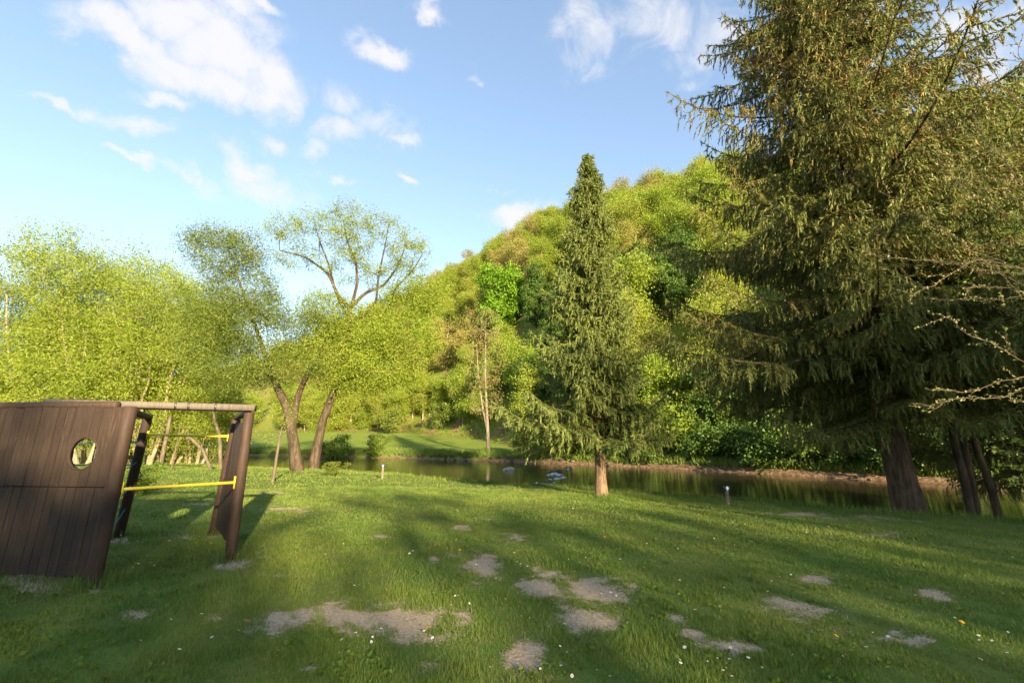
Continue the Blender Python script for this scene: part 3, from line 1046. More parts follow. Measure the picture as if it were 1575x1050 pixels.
limbs = [stem([(539, 475), (520, 455), (505, 420), (470, 395), (430, 385)], YV, .14, .04), stem([(541, 470), (550, 435), (547, 400), (534, 372), (528, 340)], YV, .12, .03), stem([(530, 480), (516, 450), (507, 410), (492, 372), (484, 345)], YV, .11, .03, [0, .3, .6, .8, 1]), stem([(536, 500), (578, 470), (582, 425), (592, 380), (598, 345)], YV, .10, .03, [0, -.3, -.5, -.7, -.8]), stem([(538, 490), (598, 480), (606, 445), (636, 415), (650, 390)], YV, .10, .03, [0, .2, .3, .4, .5]),
         stem([(540, 472), (562, 450), (590, 440), (612, 410), (625, 375)], YV, .13, .04, [0, .2, .4, .6, .8]), stem([(520, 590), (560, 575), (590, 572), (625, 560)], YV, .15, .05, [0, -.2, -.4, -.6])]
g = rs(43)
PB = grow(g, [mainB] + limbs, envB, 760, step=.6, lift=.2, tip=.007)
WB = wood_acc(*PB[:4], [mainB] + limbs)
V1 = foliage(g, PB[0], PB[1], PB[2], PB[3], 23000, .24, .155, .28, .3, .045, PB[4])
PB2 = grow(g, [mainB, limbs[-1]], envB2, 760, step=.6, lift=.2, tip=.007)
W2 = wood_acc(PB2[0], PB2[1], PB2[2], PB2[3], [])
V2 = foliage(g, PB2[0], PB2[1], PB2[2], PB2[3], 62000, .42, .165, .28, .35, .045, PB2[4])
for V_, F_, M_, A_ in zip(W2.V, W2.F, W2.M, W2.A): WB.add(V_, F_)
WB.V = [v - fB for v in WB.V]
CB = Acc()
CB.add(V1[0] - fB, V1[1], 0, V1[2]); CB.add(V2[0] - fB, V2[1], 0, V2[2])
tree_thing('willow_tree', 'tall willow with airy crown against the sky, reddish trunk leaning toward the meadow', 'tree', fB,
           WB.mesh('tall_willow_trunk', M['bark_dark'], True), CB.mesh('tall_willow_crown', M['willow_leaf']))

# bushy many-stemmed willows in a row along the bank behind the play frame
BUSHY = []
for s in range(2):
    g = rs(60 + s)
    paths = []
    for k in range(6):
        a = k * 1.05 + g.rand() * .5
        l = .10 + .16 * g.rand()
        H_ = 7 + 3 * g.rand()
        p0 = np.array([math.cos(a) * .5, math.sin(a) * .5, -.3])
        pp = [p0 + np.array([math.cos(a) * l * z, math.sin(a) * l * z, z]) + g.randn(3) * .15 * (z > 0) for z in np.linspace(0, H_, 6)]
        paths.append((np.array(pp), list(np.linspace(.16, .04, 6))))
    envs = [((0, 0, 10.5), (4.6, 4.6, 4.4), 2.0), ((0, 0, 4.6), (5.6, 4.8, 4.2), 2.2)]
    for k in range(9):
        a = k * 2.4 + g.rand()
        envs.append(((math.cos(a) * 3.4, math.sin(a) * 3.0, 2.5 + 10.5 * g.rand()), (2.2, 2.2, 1.9), .5))
    P, par, rad, nfix, tips = grow(g, paths, envs, 1150, step=.7, lift=.3, tip=.008)
    W = wood_acc(P, par, rad, nfix, paths, 7, 4)
    C = Acc()
    V, Fq, v = foliage(g, P, par, rad, nfix, 66000, .40, .165, .30, .3, .05, tips)
    C.add(V, Fq, 0, v)
    BUSHY.append((W.mesh('bushy_willow_trunk', M['bark_pale'], True), C.mesh('bushy_willow_crown', M['willow_leaf'])))
ROW = [(85, 45.0, 1.46, 1, 'bushy willow standing behind the front row, seen above the porthole'), (190, 45.0, 1.36, 0, 'bushy willow standing behind the front row, seen above the plank wall corner'), (262, 40.0, 1.05, 1, 'bushy willow next to the old leaning willow'),
       (30, 38.0, 1.34, 0, 'bushy yellow green willow rising above the portholed wall at the frame edge'), (135, 36.5, 1.30, 1, 'bushy yellow green willow behind the porthole, many thin stems'),
       (225, 37.5, 1.18, 0, 'bushy yellow green willow behind the grey top beam of the play frame'), (300, 41.0, .86, 1, 'lower bushy willow between the willow row and the old leaning willow'),
       (-70, 37.0, 1.1, 1, 'bushy willow cut off by the picture edge beyond the play frame wall'), (-190, 42.0, 1.1, 0, 'bushy willow beyond the end of the row')]
for (px, Yr, s, k, lb) in ROW:
    x = at(px, 690, Yr)[0]
    tree_thing('bushy_willow', lb, 'tree', (x, Yr, gz(x, Yr)), BUSHY[k][0], BUSHY[k][1], 'bushy willows along the bank', px * .7, (s, s, s))

# ------------------------------------------------------------------ spruces
base = at(923, 753, 14.6); base[2] = gz(base[0], base[1]); print('MID', base, on_ground(923, 753))
ZT = at(908, 233, base[1])[2]
H1 = ZT - base[2]
r_mid = px_radius([(236, 2), (262, 11), (300, 23), (350, 33), (400, 43), (450, 56), (500, 66), (550, 82), (600, 98), (650, 116), (690, 118), (720, 118)], base[1], base[0], base[2])
W, C = spruce(71, H1, 2.15, lambda z, a: 1.18 * r_mid(z, a) * (1.0 + .20 * max(0, math.cos(a - math.pi)) * (z < 3.2)), .36, 7, .175, .110, .032, .080, 5, sag=-.27, curl=.42, sub_n=22, hang=.16, tassel=.22)
mid = empty('spruce_tree', base)
tag(mid, 'slender pointed spruce with bare lower trunk standing alone on the lawn edge', 'tree')
link('trunk', W.mesh('spruce_trunk', [M['bark_spruce'], M['bark_dark']], True), mid)
link('crown', needle_mesh('spruce_crown', C, [M['spruce_needle'], M['spruce_cone']]), mid)

YB = 12.6
xb = at(1398, 770, YB)[0]
bb = np.array([xb, YB, gz(xb, YB)])
HB = 26.0
def r_big(z, a):
    r = np.interp(z, [3.0, 4.2, 7, 12, 18, HB], [6.0, 7.0, 6.8, 4.7, 3.2, .1])
    low = max(0, 1 - (z - 3.5) / 4.0)
    toward = max(0, math.cos(a + math.pi / 2 + .35))      # boughs over the lawn were cut back
    return r * (1 - .5 * min(1, low) * toward) * (1 + .14 * math.sin(a * 3 + z * .8))
W, C = spruce(72, HB, 3.55, r_big, .66, 7, .34, .130, .036, .118, 4, lvar=(.54, .56), sag=-.20, curl=.36, cone_from=(4.5, 14, .75), sub_n=20, hang=.20, lean=-.10, tassel=.34)
big = empty('spruce_tree', bb)
tag(big, 'huge spruce with brown cone laden upper boughs and thick leaning trunk', 'tree')
link('trunk', W.mesh('tall_spruce_trunk', [M['bark_spruce_dark'], M['bark_dark']], True), big)
link('crown', needle_mesh('tall_spruce_crown', C, [M['tall_spruce_needle'], M['spruce_cone']]), big)

# darker spruce beside it, at the picture edge
W, C = spruce(73, 17.0, 2.7, lambda z, a: np.interp(z, [1.5, 4, 8, 12, 17], [3.6, 4.0, 3.2, 2.0, .1]), .66, 6, .28, .15, .044, .13, 3, sag=-.26, curl=.28, sub_n=15, hang=.25, tassel=.40)
Ys = 13.8
xs = at(1610, 760, Ys)[0]
sp3 = empty('spruce_tree', (xs, Ys, gz(xs, Ys)))
tag(sp3, 'dark green spruce crowding the huge one at the picture edge', 'tree')
link('trunk', W.mesh('dark_spruce_trunk', [M['bark_dark'], M['bark_dark']], True), sp3)
link('crown', needle_mesh('dark_spruce_crown', C, [M['tall_spruce_needle'], M['spruce_cone']]), sp3)

# ------------------------------------------------------------------ unseen wood added behind the camera to cast the shade
g = rs(90)
SW = Acc()
wood_leaf = []
for k in range(66):
    x = -34 + 68 * (k + g.rand()) / 66
    y = -20 - 7 * g.rand() - .18 * abs(x)
    top = np.interp(x, [-34, 1, 3, 6.8, 9, 10.6, 12, 14, 17.5, 19.5, 22, 34], [12.0, 11.0, 9.8, 9.8, 11.0, 10.4, 9.8, 9.6, 9.8, 12.0, 16.0, 17.0]) + g.randn() * .3
    dens = np.interp(x, [-34, -1, 3.5, 8, 11, 18, 20, 23, 34], [.50, .55, .85, .74, .29, .24, .42, .66, .66])  # heights and density shaped to set how much sun reaches lawn and frame
    x += 2.3
    z0 = gz(x, y)
    SW.add(*tube([(x, y, z0 - .2), (x + .1, y, z0 + top * .4), (x, y + .1, z0 + top * .8)], [.16, .12, .04], 6), 1)
    for lobe in range(5):
        c_ = np.array([x + g.randn() * 1.3, y + g.randn() * 1.0, z0 + top * (.25 + .17 * lobe)])
        n = int(300 * dens * (top / 10) * (1.0 if lobe < 4 else .9))
        q = unit(g.randn(n, 3)) * g.rand(n, 1) ** .4 * np.array([2.4, 1.8, top * .14 + .55])
        q = c_ + q
        wood_leaf.append(q[q[:, 2] < z0 + top])
V, Fq, v = leaves(np.concatenate(wood_leaf), .40, g, .75)
SW.add(V, Fq, 0, v)
tag(link('added_shade_wood', SW.mesh('added_shade_wood', [M['hill_leaf'], M['bark_dark']])), kind='stuff')

# ------------------------------------------------------------------ play frame
def box_acc(A_, c, ax, half, m=0):
    """oriented box: centre, 3 unit axes, half sizes; edges slightly bevelled by an inset ring"""
    c = np.asarray(c, float); ax = np.asarray(ax, float)
    s = np.array([[-1, -1, -1], [1, -1, -1], [1, 1, -1], [-1, 1, -1], [-1, -1, 1], [1, -1, 1], [1, 1, 1], [-1, 1, 1]], float)
    V = c + (s * np.asarray(half)) @ ax
    F_ = np.array([[0, 3, 2, 1], [4, 5, 6, 7], [0, 1, 5, 4], [1, 2, 6, 5], [2, 3, 7, 6], [3, 0, 4, 7]])
    A_.add(V, F_, m)


def stained(name, ca, cb, worn, rough=.75):
    b = NB(name)
    p = b.pos()
    g1 = b.noise(b.scale(p, (14, 14, 1.2)), 3, 6, .65, .4)
    g2 = b.noise(p, 1.7, 4, .6)
    oi = b.n('ShaderNodeObjectInfo').outputs['Random']
    c = b.mix(b.rng(g1, .3, .7), ca, cb)
    c = b.mix(b.math('MULTIPLY', oi, .45), c, (ca[0] * .6, ca[1] * .6, ca[2] * .6))
    c = b.mix(b.rng(b.math('ADD', b.math('MULTIPLY', g1, .6), b.math('MULTIPLY', g2, .5)), .60, .76, 0, .7), c, worn)
    sp = b.noise(b.scale(p, (30, 30, 9)), 2.2, 2, .5)
    c = b.mix(b.rng(sp, .76, .80, 0, .55), c, (.38, .36, .32))
    b.bsdf(c, rough, .25, b.bump(g1, .5, .006))
    return b.m


M['plank'] = stained('stained_plank', (.040, .027, .020), (.062, .042, .030), (.10, .068, .048), .7)
M['post'] = stained('stained_post', (.044, .028, .020), (.074, .046, .032), (.125, .082, .056), .65)
M['beam'] = stained('weathered_beam', (.11, .095, .078), (.175, .155, .13), (.07, .055, .042), .8)
b = NB('yellow_paint')
c = b.mix(b.rng(b.noise(b.pos(), 18, 4), .62, .72), (.66, .53, .035), (.38, .27, .05))
b.bsdf(c, .4, .4)
M['yellow'] = b.m
b = NB('blue_rope')
wv = b.n('ShaderNodeTexWave'); wv.inputs['Scale'].default_value = 55; wv.inputs['Distortion'].default_value = 1.5
b.l(b.pos(), wv.inputs['Vector'])
c = b.mix(wv.outputs['Fac'], (.012, .085, .15), (.03, .19, .28))
b.bsdf(c, .8, .2, b.bump(wv.outputs['Fac'], .6, .004))
M['rope'] = b.m
b = NB('grey_metal')
b.bsdf((.13, .12, .11), .5, .5, Metallic=.8)
M['metal'] = b.m

gF = lambda x, y: gz(x, y)
FL = np.array([-4.74, 5.45]); FR = np.array([-3.88, 6.58])
fl_b = np.array([*FL, gF(*FL) - .3]); fl_t = np.array([-4.66, 5.45, 1.985])
fr_b = np.array([*FR, gF(*FR) - .3]); fr_t = np.array([-3.86, 6.57, 1.98])
rl_b = np.array([-6.66, 8.0, gF(-6.66, 8.0) - .25]); rl_t = np.array([-6.10, 7.5, 1.93])
rr_b = np.array([-5.24, 8.26, gF(-5.24, 8.26) - .25]); rr_t = np.array([-4.56, 7.42, 1.91])
frame = empty('play_frame', (-4.7, 6.2, 0))
tag(frame, 'dark brown wooden climbing frame with porthole wall, yellow bars and blue ropes', 'climbing frame')
O = np.array([-4.7, 6.2, 0.0])


def part(name, A_, mat, smooth=False, parent=None):
    V = [v - O for v in A_.V]
    A_.V = V
    return link(name, A_.mesh(name, mat, smooth), parent or frame)


def log(name, a, b_, r0, r1, mat, k=14, parent=None, cap=True):
    A_ = Acc()
    t = np.linspace(0, 1, 7)[:, None]
    pts = a * (1 - t) + b_ * t
    rad = r0 + (r1 - r0) * t[:, 0]
    if cap:   # rounded ends
        d = unit((b_ - a)[None])[0]
        pts = np.concatenate([[a - d * .012], [a - d * .010], pts, [b_ + d * .010], [b_ + d * .012]])
        rad = np.concatenate([[.001], [r0 * .8], rad, [r1 * .8], [.001]])
    A_.add(*tube(pts, rad, k))
    return part(name, A_, mat, True, parent)


PR = .073
log('post', fl_b, fl_t, PR + .012, PR, M['post'])
log('post', fr_b, fr_t, PR, PR - .008, M['post'])
log('post', rl_b, rl_t, PR + .003, PR - .004, M['post'])
log('post', rr_b, rr_t, PR - .005, PR - .010, M['post'])
# wall of upright planks with portholes
wdir = unit(np.array([[-1.0, .10, 0]]))[0]          # away from the corner post
wup = np.array([.035, 0, 1.0]); wup /= np.linalg.norm(wup)
wn = np.cross(wdir, wup); wn /= np.linalg.norm(wn)
if wn[1] > 0: wn = -wn                               # toward the camera
W0 = np.array([-4.745, 5.47, 0.0])


def wall_uv(px, py):
    """(distance along the wall, height) where a photo ray meets the plank wall"""
    d = ray(px, py); o = np.array([0, 0, CAM_H])
    t = ((W0 - o) @ wn) / (d @ wn)
    q = o + d * t - W0
    Mx = np.stack([wdir, wup], 1)
    return np.linalg.lstsq(Mx, q, rcond=None)[0]


h0 = wall_uv(131, 697)
hr = (wall_uv(131, 671)[1] - wall_uv(131, 723)[1]) / 2
h1 = wall_uv(-19, 806)
HOLES = [(h0[0], h0[1], hr), (h1[0], h1[1], hr * 1.05)]
seam = wall_uv(90, 748)[1]
top = wall_uv(120, 627)[1]
bot = wall_uv(70, 884)[1]


def plank(u0, u1, v0, v1, th, ofs, name='plank'):
    for (cu, cv, cr) in HOLES:
        if cu - cr < u0 and u1 < cu + cr and v0 < cv < v1:      # cut right through by a porthole: two boards
            plank(u0, u1, v0, cv, th, ofs)
            return plank(u0, u1, cv, v1, th, ofs)
    bm = bmesh.new()
    n = 1
    for (cu, cv, cr) in HOLES:
        if u1 > cu - cr and u0 < cu + cr and v1 > cv - cr and v0 < cv + cr: n = 10
    us = np.linspace(u0, u1, n + 1)
    if n > 1:
        ex = [cu + s_ * cr for (cu, cv, cr) in HOLES for s_ in (-1, 1) if u0 < cu + s_ * cr < u1]
        us = np.sort(np.concatenate([us, ex]))
    cache = {}
    def vert(u, v):
        k_ = (round(u, 5), round(v, 5))
        if k_ not in cache:
            q = W0 + wdir * u + wup * v + wn * ofs - O
            cache[k_] = bm.verts.new(q)
        return cache[k_]
    def face(a, b_, c_, d_):
        vs = []
        for q in (a, b_, c_, d_):
            if q not in vs: vs.append(q)
        if len(vs) > 2:
            try: bm.faces.new(vs)
            except ValueError: pass
    for ua, ub in zip(us[:-1], us[1:]):
        um = (ua + ub) / 2
        hit = None
        for (cu, cv, cr) in HOLES:
            if abs(um - cu) < cr and v0 <= cv <= v1: hit = (cu, cv, cr)
        if hit is None:
            face(vert(ua, v0), vert(ub, v0), vert(ub, v1), vert(ua, v1))
        else:
            cu, cv, cr = hit
            ya = math.sqrt(max(0, cr * cr - (ua - cu) ** 2)); yb = math.sqrt(max(0, cr * cr - (ub - cu) ** 2))
            face(vert(ua, v0), vert(ub, v0), vert(ub, max(v0, cv - yb)), vert(ua, max(v0, cv - ya)))
            face(vert(ua, min(v1, cv + ya)), vert(ub, min(v1, cv + yb)), vert(ub, v1), vert(ua, v1))
    bm.verts.index_update()
    comp = {}
    def root_(i):
        while comp.setdefault(i, i) != i: i = comp[i]
        return i
    for f_ in bm.faces:
        for v_ in f_.verts: comp[root_(v_.index)] = root_(f_.verts[0].index)
    roots = sorted({root_(f_.verts[0].index) for f_ in bm.faces})
    for extra in roots[1:]:
        b2 = bmesh.new(); mp = {}
        for f_ in [q for q in bm.faces if root_(q.verts[0].index) == extra]:
            b2.faces.new([mp.setdefault(v_.index, None) or mp.__setitem__(v_.index, b2.verts.new(v_.co)) or mp[v_.index] for v_ in f_.verts])
        bmesh.ops.delete(bm, geom=[v_ for v_ in bm.verts if root_(v_.index) == extra], context='VERTS') if extra == roots[-1] else None
        finish_plank(b2, th, name)
    return finish_plank(bm, th, name)


def finish_plank(bm, th, name):
    bmesh.ops.delete(bm, geom=[v_ for v_ in bm.verts if not v_.link_faces], context='VERTS')
    fs = bm.faces[:]
    ret = bmesh.ops.extrude_face_region(bm, geom=fs)
    vs = [e for e in ret['geom'] if isinstance(e, bmesh.types.BMVert)]
    bmesh.ops.translate(bm, verts=vs, vec=Vector(-wn * th))
    bmesh.ops.recalc_face_normals(bm, faces=bm.faces)
    me = bpy.data.meshes.new(name)
    bm.to_mesh(me); bm.free()
    me.materials.append(M['plank'])
    return link(name, me, frame)


g = rs(200)
u = .075
while u < 3.0:
    w = .108 + .022 * g.rand()
    plank(u, u + w - .006, seam + .006, top + .012 * g.randn() * .5, .028, .030 + .004 * g.rand())
    u += w
u = .075
while u < 3.0:
    w = .112 + .022 * g.rand()
    plank(u, u + w - .006, bot + .02 * g.rand(), seam - .006, .028, .030 + .004 * g.rand())
    u += w
# cross battens behind the planks, at seam and near the top
for v_ in (seam, top - .10, bot + .15):
    A_ = Acc()
    box_acc(A_, W0 + wdir * 1.53 + wup * v_ - wn * .032, [wdir, wup, wn], (1.46, .028, .030) if v_ == seam else (1.46, .045, .025))
    o_ = part('batten', A_, M['plank'])
# porthole linings
for (cu, cv, cr) in HOLES:
    a = np.linspace(0, 2 * math.pi, 37)
    bmv, bmf = [], []
    for rr_, dd in ((cr - .002, .036), (cr - .002, -.012), (cr - .016, -.012), (cr - .016, .036)):
        bmv.append(W0 + wdir * (cu + rr_ * np.cos(a[:-1]))[:, None] + wup * (cv + rr_ * np.sin(a[:-1]))[:, None] + wn * dd)
    i = np.arange(36); j = (i + 1) % 36
    for q in range(4): bmf.append(np.stack([q * 36 + i, q * 36 + j, ((q + 1) % 4) * 36 + j, ((q + 1) % 4) * 36 + i], -1))
    A_ = Acc(); A_.add(np.concatenate(bmv), np.concatenate(bmf))
    part('porthole_lining', A_, M['plank'], False)
# far end post of the wall (outside the picture) and round top rail
we = W0 + wdir * 3.1
log('post', np.array([we[0] + .02, we[1], gz(we[0], we[1]) - .3]), np.array([we[0] + .1, we[1], 1.98]), PR, PR, M['post'])
log('top_rail', W0 + wdir * .25 + wup * (top + .035) - wn * .06, W0 + wdir * 3.15 + wup * (top + .035) - wn * .06, .05, .05, M['post'])
# round logs joining post tops
log('top_rail', fl_t + (-.02, .02, -.045), rl_t + (-.03, .04, .045), .048, .045, M['post'])
log('top_rail', fr_t + (-.03, .03, .0), rr_t + (-.03, .04, .04), .045, .042, M['post'])
# flat grey beam
bL, bR = np.array([-6.10, 5.84, 2.075]), np.array([-3.80, 6.60, 2.055])
bx = unit((bR - bL)[None])[0]; by = unit(np.cross([0, 0, 1.0], bx)[None])[0]; bz = np.cross(bx, by)
A_ = Acc()
box_acc(A_, (bL + bR) / 2, [bx, by, bz], (np.linalg.norm(bR - bL) / 2, .09, .042))
bo = part('beam', A_, M['beam'])
A_ = Acc()
box_acc(A_, (bL + bR) / 2 - bz * .046 + bx * .3, [bx, by, bz], (.78, .045, .0125))
part('beam_batten', A_, M['post'])
for f_ in (.60, .665, .80):
    A_ = Acc()
    q = bL + (bR - bL) * f_
    box_acc(A_, q + bz * .001, [bx, by, bz], (.013, .094, .047))
    part('bracket', A_, M['metal'], parent=bo)
# planks of the end panel: between the front post and the slanted rear post
e0 = np.array([FR[0], FR[1], 0]); e1 = np.array([-5.10, 8.10, 0])
ed = unit((e1 - e0)[None])[0]; el = np.linalg.norm(e1 - e0)
en = np.array([ed[1], -ed[0], 0.0])
t_top = (np.array([rr_t[0], rr_t[1], 0]) - e0) @ ed
u = .07
while u < el - .1:
    w = .118
    um = u + w / 2
    zt = 1.86 if um < t_top - .08 else 1.86 * (el - um + .02) / max(.05, el - t_top + .05) * 1.0
    zt2 = 1.86 if u + w < t_top - .08 else 1.86 * (el - u - w + .02) / max(.05, el - t_top + .05)
    if zt2 > .42:
        A_ = Acc()
        zb = .16 + .02 * g.rand()
        p0 = e0 + ed * (u + .003) ; p1 = e0 + ed * (u + w - .003)
        o1 = en * .010; o2 = -en * .018
        zz1 = 1.86 if u < t_top - .08 else 1.86 * (el - u + .02) / max(.05, el - t_top + .05)
        V = np.array([p0 + o1 + (0, 0, zb), p1 + o1 + (0, 0, zb), p1 + o1 + (0, 0, zt2), p0 + o1 + (0, 0, min(1.86, zz1)),
                      p0 + o2 + (0, 0, zb), p1 + o2 + (0, 0, zb), p1 + o2 + (0, 0, zt2), p0 + o2 + (0, 0, min(1.86, zz1))])
        A_.add(V, np.array([[0, 3, 2, 1], [4, 5, 6, 7], [0, 1, 5, 4], [1, 2, 6, 5], [2, 3, 7, 6], [3, 0, 4, 7]]))
        part('plank', A_, M['plank'])
    u += w
# yellow bars with flange plates
def bar(a, b_, r=.019):
    o_ = log('bar', a, b_, r, r, M['yellow'], 12)
    for q, d in ((a, b_ - a), (b_, a - b_)):
        d = unit(d[None])[0]
        sd = unit(np.cross(d, [0, 0, 1.0])[None])[0]
        A_ = Acc()
        box_acc(A_, q + d * .006, [d, sd, np.cross(d, sd)], (.005, .028, .085))
        part('flange', A_, M['yellow'], parent=o_)
    return o_


def on_post(b_, t_, z):
    f_ = (z - b_[2]) / (t_[2] - b_[2])
    return b_ + (t_ - b_) * f_


a_, c_ = on_post(fl_b, fl_t, 1.025), on_post(fr_b, fr_t, 1.01)
dv = unit((c_ - a_)[None])[0]
bar(a_ + dv * .078, c_ - dv * .072)
a_, c_ = on_post(rl_b, rl_t, 1.68), on_post(rr_b, rr_t, 1.655)
dv = unit((c_ - a_)[None])[0]
bar(a_ + dv * .074, c_ - dv * .068)
# rope net between the left posts
for z in (.48, .86, 1.24, 1.60):
    a_, c_ = on_post(fl_b, fl_t, z + .03), on_post(rl_b, rl_t, z)
    t = np.linspace(0, 1, 12)
    pts = a_ + (c_ - a_) * t[:, None]
    pts[:, 2] -= .05 * np.sin(t * math.pi)
    A_ = Acc(); A_.add(*tube(pts, np.full(12, .008), 8)); part('rope', A_, M['rope'], True)
# second net, seen through the porthole, between the slanted post and a farther one behind the wall
r2_b = np.array([-8.7, 8.3, gF(-8.7, 8.3) - .25]); r2_t = np.array([-8.2, 7.7, 1.93])
log('post', r2_b, r2_t, PR, PR - .004, M['post'])
log('top_rail', r2_t + (-.05, .0, .045), rl_t + (.05, .0, .050), .046, .046, M['post'])
for z in (.5, .86, 1.22, 1.58):
    a_, c_ = on_post(rl_b, rl_t, z), on_post(r2_b, r2_t, z)
    t = np.linspace(0, 1, 16)
    pts = a_ + (c_ - a_) * t[:, None]
    pts[:, 2] -= .05 * np.abs(np.sin(t * math.pi * 5))
    A_ = Acc(); A_.add(*tube(pts, np.full(16, .009), 8)); part('rope', A_, M['rope'], True)
for f_ in (.2, .4, .6, .8):
    pts = []
    for z in np.linspace(.2, 1.95, 12):
        a_, c_ = on_post(rl_b, rl_t, z), on_post(r2_b, r2_t, z)
        pts.append(a_ + (c_ - a_) * f_ + g.randn(3) * .010)
    A_ = Acc(); A_.add(*tube(np.array(pts), np.full(12, .009), 8)); part('rope', A_, M['rope'], True)
# screw heads along the battens
A_ = Acc()
for v_ in (seam + .03, seam - .03, top - .10, bot + .15):
    for u_ in np.arange(.13, 3.0, .06):
        if any((u_ - cu) ** 2 + (v_ - cv) ** 2 < (cr + .02) ** 2 for cu, cv, cr in HOLES): continue
        box_acc(A_, W0 + wdir * (u_ + .006 * g.randn()) + wup * (v_ + .006 * g.randn()) + wn * .0345, [wdir, wup, wn], (.0028, .0028, .0015))
so_ = part('screw_heads', A_, M['metal'])
so_['kind'] = 'stuff'

# ------------------------------------------------------------------ small things on the near bank
def marker(px, py, Y, h, label, hole):
    x = at(px, py, Y)[0]
    z0 = gz(x, Y)
    t = empty('marker_post', (x, Y, z0))
    tag(t, label, 'post', 'number posts along the river bank')
    A_ = Acc(); A_.add(*tube(np.array([(0, 0, -.2), (0, 0, h * .5), (.005, 0, h * .80), (.005, 0, h * .801)]), [.052, .050, .048, .001], 10))
    link('post', A_.mesh('marker_post_shaft', M['bark_grey'], True), t)
    A_ = Acc(); box_acc(A_, (0.005, 0, h * .89), np.eye(3), (.075, .045, h * .11))
    link('head', A_.mesh('marker_head', M['blue'], False), t)
    A_ = Acc(); a = np.linspace(0, 2 * math.pi, 17)[:-1]
    V = np.concatenate([np.stack([.005 + .035 * np.cos(a), np.full(16, -.047), h * .89 + .05 * np.sin(a)], 1), np.stack([.005 + .03 * np.cos(a), np.full(16, -.050), h * .89 + .045 * np.sin(a)], 1), [[.005, -.050, h * .89]] * 16])
    i = np.arange(16); j = (i + 1) % 16
    A_.add(V, np.concatenate([np.stack([i, j, 16 + j, 16 + i], -1), np.stack([16 + i, 16 + j, 32 + j, 32 + i], -1)]))
    link('white_disc', A_.mesh('marker_disc', M['white'], False), t)


b = NB('blue_paint'); b.bsdf((.03, .055, .12), .5, .4); M['blue'] = b.m
b = NB('white_paint'); b.bsdf((.75, .77, .80), .5, .4); M['white'] = b.m
marker(588, 734, 20.2, .62, 'pale wooden post with blue head and white spot, standing before the sunlit far bank', 0)
marker(1119, 768, 12.9, .50, 'dark post with blue head and white spot at the water between the two spruces', 0)

# sapling
q = on_ground(419, 741)
bs = np.array([q[0], q[1], q[2]])
Yt = bs[1]
make_tree(51, 'sapling', 'thin young tree with pale stem and bare side twigs beside the play frame', 'tree', bs,
          [(np.array([bs + (0, 0, -.15), at(424, 712, Yt), at(430, 675, Yt), at(434, 655, Yt), at(437, 635, Yt)]), [.07, .055, .042, .028, .014])],
          [(at(425, 650, Yt), (.9, .8, .8), 1), (at(438, 632, Yt), (.6, .5, .45), .7), (at(405, 675, Yt), (.7, .6, .35), .5)],
          60, 500, .10, .07, .45, M['bark_mid'], M['willow_leaf'], minr=0, tip=.005, step=.3, lift=.1)

# dead leaning poles and thin stems among the willows
for (pxy, Y, r0, r1, lb) in [([(328, 716), (312, 692), (296, 676), (284, 668)], 27.0, .10, .07, 'pale broken branch stuck aslant in the bank, seen under the upper yellow bar'),
                             ([(344, 690), (338, 668), (331, 650), (328, 632)], 33.0, .13, .08, 'thin crooked grey stem leaning over the water by the end panel'),
                             ([(247, 716), (252, 690), (258, 664), (262, 640)], 27.5, .13, .09, 'pale thin trunk standing just past the slanted rear post'),
                             ([(264, 716), (270, 690), (275, 668), (277, 650)], 27.0, .035, .02, 'straight thin yellowish stake leaning at the water edge')]:
    pts = np.array([at(px, py, Y) for px, py in pxy])
    pts[0][2] = gz(pts[0][0], Y) - .2
    A_ = Acc(); A_.add(*tube(pts - pts[0], np.linspace(r0, r1, len(pts)), 8))
    o_ = link('leaning_stem', A_.mesh('leaning_stem', M['bark_mid'], True), loc=pts[0])
    tag(o_, lb, 'branch')

# shrubs
SHR = [(1085, 700, 41, 1.35, 0, 'leafy green bush overhanging the far bank left of the pale trunk'), (1150, 705, 40, .95, 1, 'smaller bush on the far bank beside the pale trunk'),
       (1200, 705, 38, .9, 0, 'low bright bush close by the pale trunk across the water'), (1010, 690, 46, 1.2, 1, 'bush on the far bank close behind the pointed spruce'),
       (1330, 715, 33, .9, 1, 'dim bush across the water behind the leaning trunk'), (1450, 720, 31, 1.0, 0, 'dim bush across the water behind the ivy trunks'),
       (855, 690, 47, 1.0, 0, 'dark shrub at the waterline left of the pointed spruce'), (812, 690, 50, .9, 1, 'dark shrub at the foot of the slope beside the pale stemmed tree'),
 (905, 688, 48, 1.2, 1, 'dark bush behind the lower trunk of the pointed spruce'),
       (580, 692, 59, .8, 1, 'low shrub where the meadow meets the water'), (520, 690, 60, 1.0, 0, 'shrub on the meadow edge seen past the reddish willow trunk'),
       (1120, 640, 60, 1.6, 0, 'tall shrub on the slope above the bank between the spruces'), (1030, 640, 62, 1.5, 1, 'tall shrub on the slope beside the bare soil patch'),
       (680, 655, 88, 1.4, 1, 'brown twiggy shrub at the back of the meadow'), (600, 655, 92, 1.2, 0, 'shrub at the back of the meadow below slim stems')]
for k, (px, py, Y, s, ai, lb) in enumerate(SHR):
    x = at(px, 680, Y)[0]
    place('shrub', x, Y, lb, 'bush', 'shrub', 'bushes along the far bank', s * 1.25, ai)
